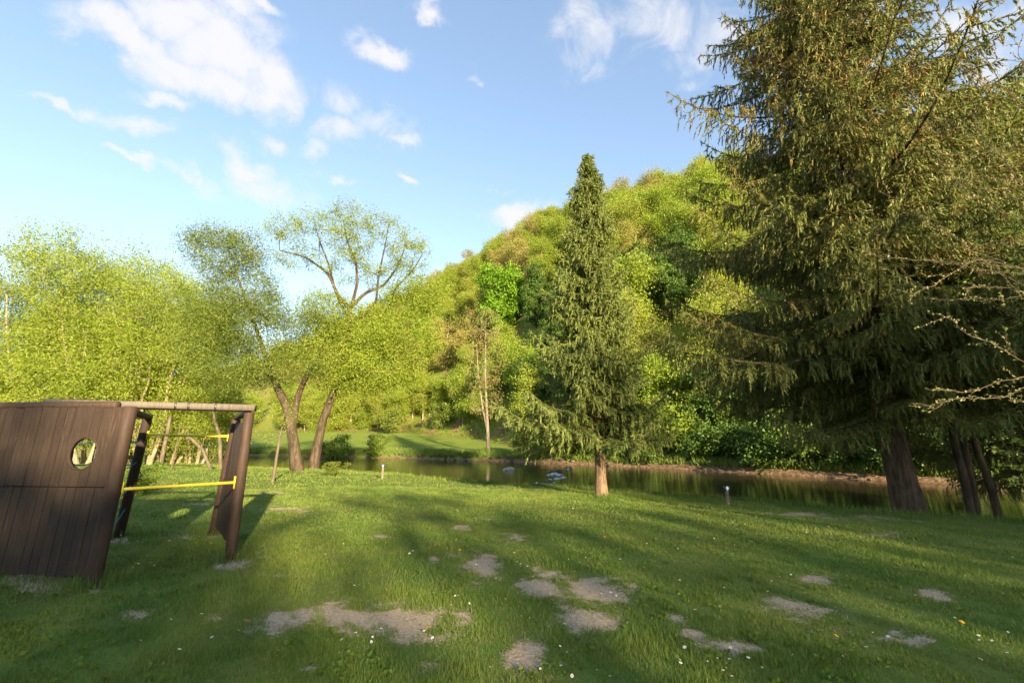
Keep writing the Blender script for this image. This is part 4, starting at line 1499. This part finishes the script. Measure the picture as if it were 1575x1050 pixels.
for k, px in enumerate([835, 885, 935, 985, 1085, 1130, 1175, 1225, 1300, 1350, 1400, 1445, 1490, 1540, 1590]):
    # just above the far waterline, along that photo column
    for Yv in np.arange(25, 60, .25):
        qx = at(px, 700, Yv)[0]
        if sdist(np.array([[qx, Yv]]), FAR)[0] > .45 + .4 * (k % 3): break
    place('bank_shrub', qx, Yv, 'shade-tinted bush hanging over the far waterline, ' + ORD[k] + ' along from the pale stemmed tree', 'bush', 'shrub', 'bushes along the far bank', .85 + .25 * (k % 4) / 3, k)  # leaf colour darkened for bank shade, so the water reflects dark
for k, (px, off) in enumerate([(990, 4.5), (1040, 6), (1095, 4), (1150, 6.5), (1205, 4.5), (1255, 7), (1315, 5), (1375, 6), (1430, 4.5), (1490, 6.5), (1550, 5), (1610, 6)]):
    for Yv in np.arange(22, 70, .25):
        qx = at(px, 700, Yv)[0]
        if sdist(np.array([[qx, Yv]]), FAR)[0] > off: break
    place('deep', qx, Yv, 'shade-tinted green tree close to the far waterline, ' + ORD[k] + ' along from the pointed spruce', 'tree', 'dark_tree', 'trees along the far bank', .50 + .2 * (k % 3) / 2)  # trees added to darken the river reflection; shade sits in the leaf colour
g = rs(240)
U = []
n = 60000
azu = R(-52) + R(104) * g.rand(n); ru = 38 + 95 * g.rand(n) ** 1.3
xu, yu = ru * np.sin(azu), ru * np.cos(azu)
zu, _, dfu, su = ground(xu, yu)
ok = (su > .3) & (dfu > 1.0) & (su < 60) & (wavenoise(xu, yu, 3.0, 4) > -.35)
hu = (.15 + 2.2 * g.rand(n) ** 2.2) * smooth(su, 0, 1.5)
V, Fq, v = leaves(np.stack([xu, yu, zu + hu], 1)[ok], .42, g, .6)
A_ = Acc(); A_.add(V, Fq, 0, v)
tag(link('undergrowth', A_.mesh('undergrowth', M['shrub_leaf'])), kind='stuff')
q = foot_of(222, 17.5)
place('shrub', at(222, 720, 14.0)[0], 14.0, 'small loose leafy bush beside the slanted rear post', 'bush', 'shrub', None, .36, 0)
place('shrub', at(512, 730, 22.5)[0], 22.5, 'dark low clump at the lawn edge right of the willow trunks', 'bush', 'shrub', None, .34, 1, szk=.6)

# trunks across the river and at the picture edge
def plain_trunk(name, pix, Y, r0, r1, mat, lb, crown=None, seed=1):
    pts = np.array([at(px, py, Y) for px, py in pix])
    pts[0][2] = gz(pts[0][0], Y) - .2
    b0 = pts[0].copy()
    envs = crown(pts)
    return make_tree(seed, name, lb, 'tree', b0, [(pts, list(np.linspace(r0, r1, len(pts))))], envs, 120, 7000, .35, .15, .55, mat, M['deep_and_shade_leaf'], step=.9)


up = lambda pts: [(pts[-1] + (0, 0, .5), (2.2, 2.2, 2.4), 1)]
plain_trunk('bank_tree', [(1268, 722), (1268, 690), (1270, 650), (1272, 610), (1276, 560), (1280, 480)], 36.0, .55, .25, M['bark_pale'], 'tree with pale lit trunk across the water, below the huge spruce', up, 301)
plain_trunk('bank_tree', [(1046, 640), (1042, 610), (1036, 575), (1030, 530), (1026, 480)], 62.0, .5, .25, M['bark_pale'], 'thin pale trunk on the slope between the two spruces', up, 302)
for k, (pix, Y, r0, lb) in enumerate([([(1490, 775), (1482, 730), (1468, 680), (1462, 640), (1458, 560), (1455, 480)], 12.6, .10, 'dark ivy trunk nearest the huge spruce in the shaded trio'),
                                      ([(1498, 776), (1492, 730), (1484, 690), (1478, 640), (1475, 560), (1470, 480)], 12.9, .09, 'middle one of three dark ivy trunks beside the huge spruce'),
                                      ([(1535, 778), (1522, 740), (1505, 700), (1495, 660), (1488, 600), (1480, 520)], 13.1, .10, 'leaning ivy trunk farthest from the huge spruce, tilted toward it')]):
    plain_trunk('ivy_tree', pix, Y, r0, .07, M['bark_dark'], lb, lambda p_: [(p_[-1] + (0, 0, 1.6), (1.7, 1.6, 1.5), 1)], 310 + k)

# stones
def stone(name, px, py, s, label, seed, flat=.55, mat=None):
    g = rs(seed)
    q = on_plane(px, py, WATER_Z)
    bm = bmesh.new()
    bmesh.ops.create_icosphere(bm, subdivisions=3, radius=1)
    for v in bm.verts:
        n_ = 1 + .28 * wavenoise(np.array([v.co.x * 2 + seed]), np.array([v.co.y * 2 + v.co.z * 1.7]), 1.2)[0]
        v.co = Vector((v.co.x * s * n_ * 1.3, v.co.y * s * n_ * .9, v.co.z * s * n_ * flat))
    me = bpy.data.meshes.new(name)
    bm.to_mesh(me); bm.free()
    me.materials.append(M['stone'] if seed in (400, 401, 407) else M['wet_stone'])
    o_ = link(name, me, loc=(q[0], q[1], WATER_Z + .05 * s))
    o_.rotation_euler = (0, 0, g.rand() * 6)
    tag(o_, label, 'stone')


b = NB('wet_stone'); b.bsdf(b.mix(b.rng(b.noise(b.pos(), 3, 4), .35, .65), (.035, .026, .018), (.12, .09, .06)), .7, .3); M['wet_stone'] = b.m
b = NB('river_stone')
c = b.mix(b.rng(b.noise(b.obj(), 4, 6, .7), .3, .7), (.20, .17, .13), (.42, .37, .30))
b.bsdf(c, .7, .3, b.bump(b.noise(b.obj(), 14, 5), .6, .03))
M['stone'] = b.m
for k, (px, py, s, lb) in enumerate([(784, 722, .32, 'pale pointed stone alone in the dark water left of the rapids'), (778, 723, .20, 'small stone leaning on the pale pointed stone in the river'),
                                     (852, 727, .30, 'stone breaking the water in the upper white rapids'), (860, 725, .26, 'stone behind the upper white rapids'), (843, 742, .26, 'stone in the lower riffle below the white rapids'),
                                     (832, 746, .22, 'brownish flat stone at the lower riffle'), (874, 720, .2, 'small stone farthest up the rapids by the pointed spruce'), (812, 750, .16, 'pale stone peeping over the lawn edge at the water'), (822, 747, .16, 'small dark stone by the pale one at the lawn edge')]):
    stone('river_stone', px, py, s, lb, 400 + k)

# broken white water of the rapids
b = NB('white_water_foam')
c = b.mix(b.rng(b.noise(b.pos(), 6, 5), .35, .65), (.22, .24, .25), (.70, .72, .74))
b.bsdf(c, .5, .4, b.bump(b.noise(b.pos(), 9, 4), .6, .05))
M['foam'] = b.m
g = rs(420)
A_ = Acc()
for (px, py, hw) in [(846, 730, 6), (853, 728, 8), (861, 730, 7), (858, 724, 5), (843, 741, 7), (850, 742, 5), (874, 721, 3), (836, 744, 5), (866, 734, 6), (826, 743, 4), (857, 736, 6), (846, 738, 4)]:
    c0 = on_plane(px, py, WATER_Z); c1 = on_plane(px + hw, py, WATER_Z)
    L_ = np.linalg.norm(c1 - c0)
    d = unit((c1 - c0)[None])[0]; n_ = np.array([-d[1], d[0], 0])
    t = np.linspace(-1, 1, 11)
    wdt = (.22 * (1 - t ** 2) + .01) * (.6 + .8 * g.rand())
    hgt = (.055 * (1 - t ** 2) + .004) * (.5 + g.rand(11))
    cen = c0 + d * L_ * t[:, None] + n_ * (.12 * np.sin(t * 3 + g.rand() * 6))[:, None]
    V = np.concatenate([cen - n_ * wdt[:, None] + (0, 0, .003), cen + np.stack([0 * t, 0 * t, hgt], 1), cen + n_ * wdt[:, None] * 1.6 + (0, 0, .003)])
    i = np.arange(10)
    A_.add(V, np.concatenate([np.stack([i, i + 1, 12 + i, 11 + i], -1), np.stack([11 + i, 12 + i, 23 + i, 22 + i], -1)]))
tag(link('white_water', A_.mesh('white_water', M['foam'], True)), kind='stuff')

# ------------------------------------------------------------------ twigs reaching in from the edge
YT = 5.6
TW = [[(1640, 225), (1575, 170), (1538, 127), (1509, 80), (1500, 62)], [(1640, 215), (1575, 167), (1552, 152), (1513, 141), (1487, 112)], [(1620, 210), (1578, 120), (1567, 83), (1560, 51)],
      [(1660, 350), (1575, 290), (1552, 257), (1531, 232), (1505, 203), (1493, 177)], [(1670, 330), (1575, 308), (1531, 297), (1469, 279), (1440, 252), (1415, 226)], [(1660, 290), (1575, 277), (1531, 275), (1495, 268), (1455, 252)],
      [(1660, 345), (1575, 333), (1545, 329), (1502, 308), (1477, 293), (1448, 271)], [(1640, 470), (1575, 440), (1524, 412), (1466, 362), (1444, 355), (1397, 318), (1350, 293)], [(1660, 440), (1575, 414), (1531, 398), (1502, 387), (1487, 369)],
      [(1660, 420), (1575, 413), (1458, 402), (1411, 400), (1361, 396)], [(1650, 600), (1575, 556), (1524, 528), (1480, 508), (1456, 480)], [(1680, 560), (1575, 596), (1548, 610), (1504, 614), (1472, 612), (1440, 622), (1400, 620)],
      [(1660, 560), (1575, 580), (1532, 588), (1488, 604), (1436, 598)], [(1660, 430), (1575, 422), (1516, 416), (1440, 402), (1360, 396), (1308, 380)], [(1650, 520), (1575, 464), (1540, 420), (1508, 380), (1500, 350)],
      [(1650, 455), (1575, 448), (1532, 440), (1480, 444)], [(1600, 420), (1500, 395), (1452, 428), (1412, 452), (1378, 446)], [(1650, 470), (1575, 452), (1540, 462), (1505, 458), (1478, 462)], [(1640, 380), (1575, 372), (1540, 368), (1502, 380), (1470, 372)],
      [(1640, 610), (1575, 616), (1550, 615)], [(1640, 250), (1575, 232), (1540, 226), (1500, 240), (1470, 238)]]
g = rs(500)
root = at(1760, 690, YT)
root[2] = gz(root[0], root[1])
bt = empty('bare_tree', root)
tag(bt, 'bare twiggy branches with opening buds reaching in from the picture edge before the spruces', 'tree')
A_ = Acc()
tr = np.array([root + (0, 0, -.2), root + (.02, 0, 1.2), root + (-.05, .02, 2.2), root + (0, .05, 3.4), root + (.05, .05, 4.8), root + (.1, .1, 6.5)]) - root
A_.add(*tube(tr, [.13, .11, .095, .08, .06, .03], 10))
link('trunk', A_.mesh('bare_tree_trunk', M['bark_twig'], True), bt)
B0, B1, R0, R1 = [], [], [], []
budC, budD = [], []
for k, pl in enumerate(TW):
    A_ = Acc()
    pts = []
    for i, (px, py) in enumerate(pl):
        pts.append(at(px, py, YT + (k % 5 - 2) * .22 - .05 * i))
    pts = np.array(pts) - root
    # lead back to the trunk
    zt = np.clip(pts[0][2] - .4, .6, 6.2)
    st = np.array([np.interp(zt, tr[:, 2], tr[:, 0]), np.interp(zt, tr[:, 2], tr[:, 1]), zt])
    pts = np.concatenate([[st], pts])
    t = np.arange(len(pts)); tt = np.linspace(0, len(pts) - 1, (len(pts) - 1) * 5 + 1)
    pp = np.stack([np.interp(tt, t, pts[:, i]) for i in range(3)], 1)
    for _ in range(2): pp[1:-1] = (pp[:-2] + 2 * pp[1:-1] + pp[2:]) / 4
    pp[2:-1] += g.randn(len(pp) - 3, 3) * .008
    r_ = np.linspace(.0075, .0022, len(pp))
    A_.add(*tube(pp, r_, 6))
    # side twigs
    for i in range(int(len(pp) * .3), len(pp) - 1):
        budC.append(pp[i] + g.randn(3) * .008); budD.append(unit(g.randn(1, 3))[0])
        if g.rand() < .42:
            d0 = unit((pp[i + 1] - pp[i])[None])[0]
            d = unit((d0 + g.randn(3) * .6 + (0, 0, .25))[None])[0]
            L_ = .08 + .32 * g.rand()
            q = [pp[i]]
            for s_ in range(4):
                q.append(q[-1] + d * L_ / 4); d = unit((d + g.randn(3) * .16)[None])[0]
                budC.append(q[-1].copy()); budD.append(d)
            A_.add(*tube(np.array(q), np.linspace(.0034, .0018, 5), 4))
    link('branch', A_.mesh('bare_tree_branch', M['bark_twig'], True), bt)
A_ = Acc()
budC, budD = np.array(budC), np.array(budD)
V, Fq, v = leaves(np.repeat(budC, 3, 0) + g.randn(len(budC) * 3, 3) * .010, .030, g, .5, 0, 0, np.repeat(budD, 3, 0))
A_.add(V, Fq, 0, v)
M['bud'] = leaf_mat('bud', (.20, .24, .06), (.36, .34, .14), trans=.3)
bo_ = link('foliage', A_.mesh('bare_tree_buds', M['bud'], False), bt)
bo_['kind'] = 'stuff'

# leafy spray low at the edge
A_ = Acc()
C_ = []
for (px0, py0, px1, py1) in [(1600, 705, 1520, 690), (1600, 722, 1545, 716), (1610, 735, 1540, 736), (1600, 690, 1555, 676), (1610, 748, 1550, 745)]:
    a_, c_ = at(px0, py0, 7.2), at(px1, py1, 7.0)
    A_.add(*tube(np.array([a_, (a_ + c_) / 2 + (0, 0, .03), c_]), [.007, .005, .003], 4), 1)
    t = g.rand(46, 1)
    C_.append(a_ * (1 - t) + c_ * t + g.randn(46, 3) * .022)
a_ = at(1640, 790, 7.2); a_[2] = gz(a_[0], a_[1]) - .1
for q in [(1600, 705), (1610, 735), (1610, 748)]:
    e_ = at(q[0], q[1], 7.2)
    A_.add(*tube(np.array([a_, (a_ + e_) / 2 + (.1, 0, .05), e_]), [.012, .010, .007], 5), 1)
V, Fq, v = leaves(np.concatenate(C_), .06, g, .55, 0, .5)
o0 = a_.copy()
A2 = Acc(); A2.add(V - o0, Fq, 0, v)
A_.V = [q - o0 for q in A_.V]; A_.M = [m * 0 for m in A_.M]
t = empty('young_shrub', o0)
tag(t, 'pale leafed young shoots poking in low at the picture edge by the ivy trunks', 'bush')
link('stem', A_.mesh('young_shrub_stem', M['bark_twig'], True), t)
link('foliage', A2.mesh('young_shrub_leaves', M['shrub_leaf'], False), t)

# ------------------------------------------------------------------ lawn: grass, daisies, dandelions
b = NB('grass_blade')
c, p = grass_colours(b)
v = b.attr('var')
c = b.mix(b.math('MULTIPLY', v, .55), c, (.17, .265, .045))
c = b.mix(b.rng(v, .92, .98, 0, .6), c, (.30, .25, .11))
d = b.n('ShaderNodeBsdfPrincipled'); b.l(c, d.inputs['Base Color']); d.inputs['Roughness'].default_value = .55; d.inputs['Specular IOR Level'].default_value = .25
t = b.n('ShaderNodeBsdfTranslucent'); b.l(c, t.inputs['Color'])
ms = b.n('ShaderNodeMixShader'); ms.inputs[0].default_value = .3
b.l(d.outputs[0], ms.inputs[1]); b.l(t.outputs[0], ms.inputs[2]); b.l(ms.outputs[0], b.out.inputs[0])
M['blade'] = b.m


def blades(x, y, h, w, g, lean=.5):
    n = len(x)
    z = ground(x, y)[0]
    a = g.rand(n) * 6.283
    l = lean * (.3 + g.rand(n))
    a2 = a + 1.57 + g.randn(n) * .8
    base = np.stack([x, y, z - .006], 1)
    wv_ = np.stack([np.cos(a) * w / 2, np.sin(a) * w / 2, 0 * w], 1)
    tip_ = base + np.stack([np.cos(a2) * h * l, np.sin(a2) * h * l, h], 1)
    return np.stack([base - wv_, base + wv_, tip_], 1).reshape(-1, 3)


g = rs(600)
GV = []
def field(n, r0, r1, a0, a1, h, w, keep=None, lean=.6):
    az = R(a0) + R(a1 - a0) * g.rand(n)
    r = np.sqrt(r0 ** 2 + (r1 ** 2 - r0 ** 2) * g.rand(n))
    x, y = r * np.sin(az), r * np.cos(az)
    P = np.stack([x, y], 1)
    ok = sdist(P, NEAR) < .25
    f = dirt_field(x, y) + .30 * wavenoise(x, y, .16, 1) + .22 * wavenoise(x, y, .06, 6)
    ok &= f < .50 + .45 * (g.rand(n) - .45)
    clump = .5 + .5 * np.clip(wavenoise(x, y, .35, 2) + .5 * wavenoise(x, y, 1.4, 5), -1, 1)
    ok &= g.rand(n) < .45 + .55 * clump
    x, y, clump, r = x[ok], y[ok], clump[ok], r[ok]
    hh = h * (.45 + .75 * g.rand(len(x))) * (.55 + .8 * clump)
    ww = w * (.7 + .6 * g.rand(len(x)))
    GV.append(blades(x, y, hh, ww, g, lean))


field(170000, 2.9, 5.5, -54, 54, .047, .006)
field(210000, 5.5, 9.5, -54, 54, .047, .009)
field(190000, 9.5, 17, -54, 54, .050, .015)
field(80000, 17, 42, -56, 8, .065, .030)
# longer grass along the lawn's water edge
nl = resample(NEAR[3:12], 400, 0)
k = g.randint(0, 399, 26000)
q = nl[k] + (nl[k + 1] - nl[k]) * g.rand(26000, 1) + g.randn(26000, 2) * .28
x, y = q[:, 0], q[:, 1]
dist_ = np.hypot(x, y)
ok = g.rand(len(x)) < .35 + .65 * (wavenoise(x, y, .8, 3) > -.1)
x, y, dist_ = x[ok], y[ok], dist_[ok]
GV.append(blades(x, y, (.07 + .13 * g.rand(len(x)) ** 2), .006 + .0010 * dist_, g, .5))
# tufts round the foot of posts, trunk and panel
for (fx, fy, n, rad) in [(*FL, 500, .22), (*FR, 420, .22), (-6.66, 8.0, 300, .25), (-5.24, 8.26, 300, .25), (base[0], base[1], 1500, .75), (bb[0], bb[1], 1400, 1.1), (-5.3, 5.5, 700, .5), (-6.3, 5.62, 700, .5)]:
    x = fx + g.randn(n) * rad; y = fy + g.randn(n) * rad * .7
    GV.append(blades(x, y, .07 + .14 * g.rand(n) ** 2, np.full(n, .010), g, .6))
# dry straw and a few living blades on and round the worn patches
n = 90000
az = R(-54) + R(108) * g.rand(n); r = 2.9 + 9.5 * g.rand(n) ** 1.2
x, y = r * np.sin(az), r * np.cos(az)
f = dirt_field(x, y)
ok = (f > .16) & (f < .75) & (sdist(np.stack([x, y], 1), NEAR) < -.3)
x, y, r = x[ok], y[ok], r[ok]
SV = blades(x, y, .012 + .016 * g.rand(len(x)), .004 + .0007 * r, g, 2.2)
b = NB('dry_straw')
b.bsdf(b.mix(b.attr('var'), (.17, .13, .07), (.40, .33, .19)), .8, .2)
straw = link('straw', np_mesh('straw', SV, np.arange(len(SV)).reshape(-1, 3), b.m, attrs={'var': ('FACE', g.rand(len(SV) // 3))}))
tag(straw, kind='stuff')
ok = g.rand(len(x)) < .22
GV.append(blades(x[ok], y[ok], .016 + .022 * g.rand(ok.sum()), .005 + .0007 * r[ok], g, .9))
GV = np.concatenate(GV)
nb_ = len(GV) // 3
print('BLADES', nb_)
grass = link('grass', np_mesh('grass', GV, np.arange(3 * nb_).reshape(nb_, 3), M['blade'], attrs={'var': ('FACE', g.rand(nb_))}))
tag(grass, kind='stuff')

# bank and meadow grass on the far side
k = g.randint(0, 59, 42000)
fl_ = resample(FAR[1:8], 400, 0)
k = g.randint(0, 399, 44000)
q = fl_[k] + (fl_[k + 1] - fl_[k]) * g.rand(44000, 1)
nrm = np.stack([-(fl_[k + 1] - fl_[k])[:, 1], (fl_[k + 1] - fl_[k])[:, 0]], 1)
nrm = unit(nrm); nrm *= np.sign(nrm[:, 1:2])
q = q + nrm * (.05 + 3.0 * g.rand(44000, 1) ** 1.8)
ok = wavenoise(q[:, 0], q[:, 1], 1.3, 1) > -.45
q = q[ok]
V = blades(q[:, 0], q[:, 1], .25 + .5 * g.rand(len(q)) ** 2, .06 + .05 * g.rand(len(q)), g, .6)
fg = link('bank_grass', np_mesh('bank_grass', V, np.arange(len(V)).reshape(-1, 3), M['blade'], attrs={'var': ('FACE', .3 + .68 * g.rand(len(V) // 3))}))
tag(fg, kind='stuff')

# clover and plantain leaves low in the turf
n = 2600
azw = R(-52) + R(104) * g.rand(n); rw = 3.1 + 9 * g.rand(n) ** 1.4
xw, yw = rw * np.sin(azw), rw * np.cos(azw)
ok = (wavenoise(xw, yw, .9, 1) > .1) & (dirt_field(xw, yw) < .3) & (sdist(np.stack([xw, yw], 1), NEAR) < -.2)
xw, yw = xw[ok], yw[ok]
C_ = np.repeat(np.stack([xw, yw, ground(xw, yw)[0] + .022], 1), 6, 0)
C_ += g.randn(len(C_), 3) * np.array([.022, .022, .006])
V, Fq, v = leaves(C_, .034, g, .75, 0, .85)
A_ = Acc(); A_.add(V, Fq, 0, v)
tag(link('lawn_weeds', A_.mesh('lawn_weeds', M['shrub_leaf'])), kind='stuff')
# loose stones and clods under the far bank
A_ = Acc()
ico = bmesh.new(); bmesh.ops.create_icosphere(ico, subdivisions=1, radius=1)
iv = np.array([v_.co[:] for v_ in ico.verts]); jf = np.array([[v_.index for v_ in f_.verts] for f_ in ico.faces]); ico.free()
RV, RF = [], []
fl2 = resample(FAR[1:7], 500, 0)
for k in range(220):
    i = g.randint(0, 499)
    p_ = fl2[i] + (fl2[i + 1] - fl2[i]) * g.rand() + g.randn(2) * .35
    s_ = .05 + .22 * g.rand() ** 2.5
    z_ = max(WATER_Z - .02, gz(p_[0], p_[1]))
    RF.append(jf + len(RV) * len(iv))
    RV.append(np.array([p_[0], p_[1], z_ + s_ * .15]) + iv * (1 + .25 * g.randn(len(iv), 1)) * s_ * np.array([1.2, 1.0, .65]))
tag(link('rubble', np_mesh('rubble', np.concatenate(RV), np.concatenate(RF), M['wet_stone'])), kind='stuff')

b = NB('daisy_petal'); b.bsdf((.80, .80, .78), .6, .3); M['petal'] = b.m
b = NB('daisy_heart'); b.bsdf((.75, .45, .02), .6, .3); M['heart'] = b.m
b = NB('flower_stem'); b.bsdf((.09, .15, .03), .6, .3); M['fstem'] = b.m


def flower_mesh(name, r, h, petals, pm, hm, lumps=False):
    A_ = Acc()
    A_.add(*tube(np.array([(0, 0, -.01), (.003, 0, h * .5), (0, 0, h)]), [.0016, .0015, .0014], 4), 2)
    V, F_ = [], []
    for lay in range(3 if lumps else 1):
        rr_ = r * (1 - .28 * lay)
        for i in range(petals):
            a = 2 * math.pi * (i + .5 * lay) / petals
            d = np.array([math.cos(a), math.sin(a), 0]); s_ = np.array([-math.sin(a), math.cos(a), 0])
            k_ = len(V)
            zz_ = h + .002 + .004 * lay
            V += [d * .15 * rr_ + (0, 0, zz_), d * .6 * rr_ + s_ * rr_ * .24 + (0, 0, zz_ + .003), d * rr_ + (0, 0, zz_ + .004), d * .6 * rr_ - s_ * rr_ * .24 + (0, 0, zz_ + .003)]
            F_.append([k_, k_ + 1, k_ + 2, k_ + 3])
    A_.add(np.array(V), np.array(F_), 0)
    a = np.linspace(0, 2 * math.pi, 9)[:-1]
    ring = np.stack([np.cos(a) * r * .36, np.sin(a) * r * .36, np.full(8, h + .004)], 1)
    ring2 = np.stack([np.cos(a) * r * .2, np.sin(a) * r * .2, np.full(8, h + .009)], 1)
    top_ = np.repeat([[0, 0, h + .0105]], 8, 0)
    i = np.arange(8); j = (i + 1) % 8
    A_.add(np.concatenate([ring, ring2, top_]), np.concatenate([np.stack([i, j, 8 + j, 8 + i], -1), np.stack([8 + i, 8 + j, 16 + j, 16 + i], -1)]), 1)
    return A_.mesh(name, [pm, hm, M['fstem']])


dm = flower_mesh('daisy', .0165, .055, 11, M['petal'], M['heart'])
ym = flower_mesh('dandelion', .022, .06, 14, M['heart'], M['heart'], True)
CL = [(790, 860, 40, 12, 9, 'right of the small round bare patch'), (560, 905, 30, 8, 6, 'just behind the big bare patch'), (575, 985, 22, 7, 6, 'before the middle of the big bare patch'), (640, 985, 25, 14, 7, 'before the end of the big bare patch'),
      (735, 870, 10, 8, 3, 'on the small round bare patch'), (680, 905, 60, 20, 8, 'between the big and the small round bare patch'), (1000, 850, 140, 40, 16, 'in the wide sunny middle of the lawn'), (1090, 825, 80, 14, 18, 'in the thick drift before the river marker'),
      (1200, 840, 110, 25, 12, 'on the open lawn before the huge spruce'), (1250, 895, 60, 10, 8, 'by the lone small bare spot in the sunny lawn'), (1150, 1020, 90, 22, 12, 'in the long near grass beside the streaky bare patch'), (1060, 1025, 60, 20, 9, 'in the near grass below the streaky bare patch'),
      (1340, 850, 120, 25, 9, 'on the lawn toward the leaning trunk'), (1545, 990, 20, 12, 5, 'in the near corner away from the play frame'), (930, 910, 30, 12, 5, 'beside the paired bare patches'), (210, 835, 20, 6, 5, 'by the slanted rear post'),
      (215, 860, 16, 9, 6, 'inside the play frame between its walls'), (300, 828, 14, 3, 4, 'near the end panel of the play frame'), (900, 790, 150, 16, 16, 'on the far lawn before the pointed spruce'), (1150, 800, 120, 12, 12, 'on the far lawn between the two spruces'),
      (480, 830, 100, 20, 5, 'on the shaded lawn beyond the play frame'), (250, 960, 90, 16, 5, 'in the dark grass before the plank wall'), (1430, 940, 90, 30, 7, 'by the last bare spots toward the edge'), (1480, 1000, 70, 30, 7, 'in the near grass past the last bare spots'),
      (800, 940, 26, 12, 5, 'left of the paired bare patches'), (700, 960, 40, 20, 5, 'right of the big bare patch'), (380, 985, 120, 20, 4, 'in the dark grass left of the big bare patch'), (880, 1035, 100, 10, 5, 'at the very front of the lawn'),
      (640, 830, 90, 20, 6, 'on the lawn behind the big bare patch'), (700, 1000, 200, 30, 6, 'scattered singly in the dark near grass')]
g = rs(700)
nd = 0
for (px, py, sx, sy, n, wh) in CL:
    for _ in range(n):
        a, c_ = px + g.randn() * sx, py + g.randn() * sy
        if not (735 < c_ < 1060): continue
        q = on_ground(a, c_)
        if sdist(np.array([q[:2]]), NEAR)[0] > -.2: continue
        o_ = link('daisy', dm, loc=(q[0], q[1], q[2]))
        o_.rotation_euler = (g.randn() * .3 + .25, g.randn() * .3, g.rand() * 6)
        s_ = (.5 + .38 * g.rand()) * (1 + .010 * q[1])
        o_.scale = (s_, s_, s_ * (.75 + .3 * g.rand()))
        tag(o_, 'small white daisy ' + wh, 'daisy', 'daisies scattered over the lawn')
        nd += 1
print('DAISIES', nd)
for (px, py, lb) in [(374, 968, 'yellow dandelion, outer one of the pair by the big bare patch'), (381, 969, 'yellow dandelion, inner one of the pair by the big bare patch'), (657, 979, 'orange yellow dandelion at the end of the big bare patch'),
                     (1014, 857, 'bright dandelion in the sunny middle of the lawn'), (1052, 842, 'dandelion just behind the bright one in mid lawn'), (1283, 991, 'dandelion alone in the near grass below the long bare streak'),
                     (1315, 862, 'small dandelion in the lawn before the huge spruce'), (1477, 968, 'tiny dandelion near the frame edge past the last bare patches'), (105, 918, 'dandelion in front of the plank wall'), (930, 832, 'small dandelion in the lawn before the pointed spruce'), (705, 853, 'pale yellow dandelion near the small bare patches')]:
    q = on_ground(px, py)
    o_ = link('dandelion', ym, loc=(q[0], q[1], q[2]))
    s_ = 1.0 + .02 * q[1]
    o_.scale = (s_, s_, s_)
    o_.rotation_euler = (.3, 0, px)
    tag(o_, lb, 'dandelion', 'dandelions in the lawn')
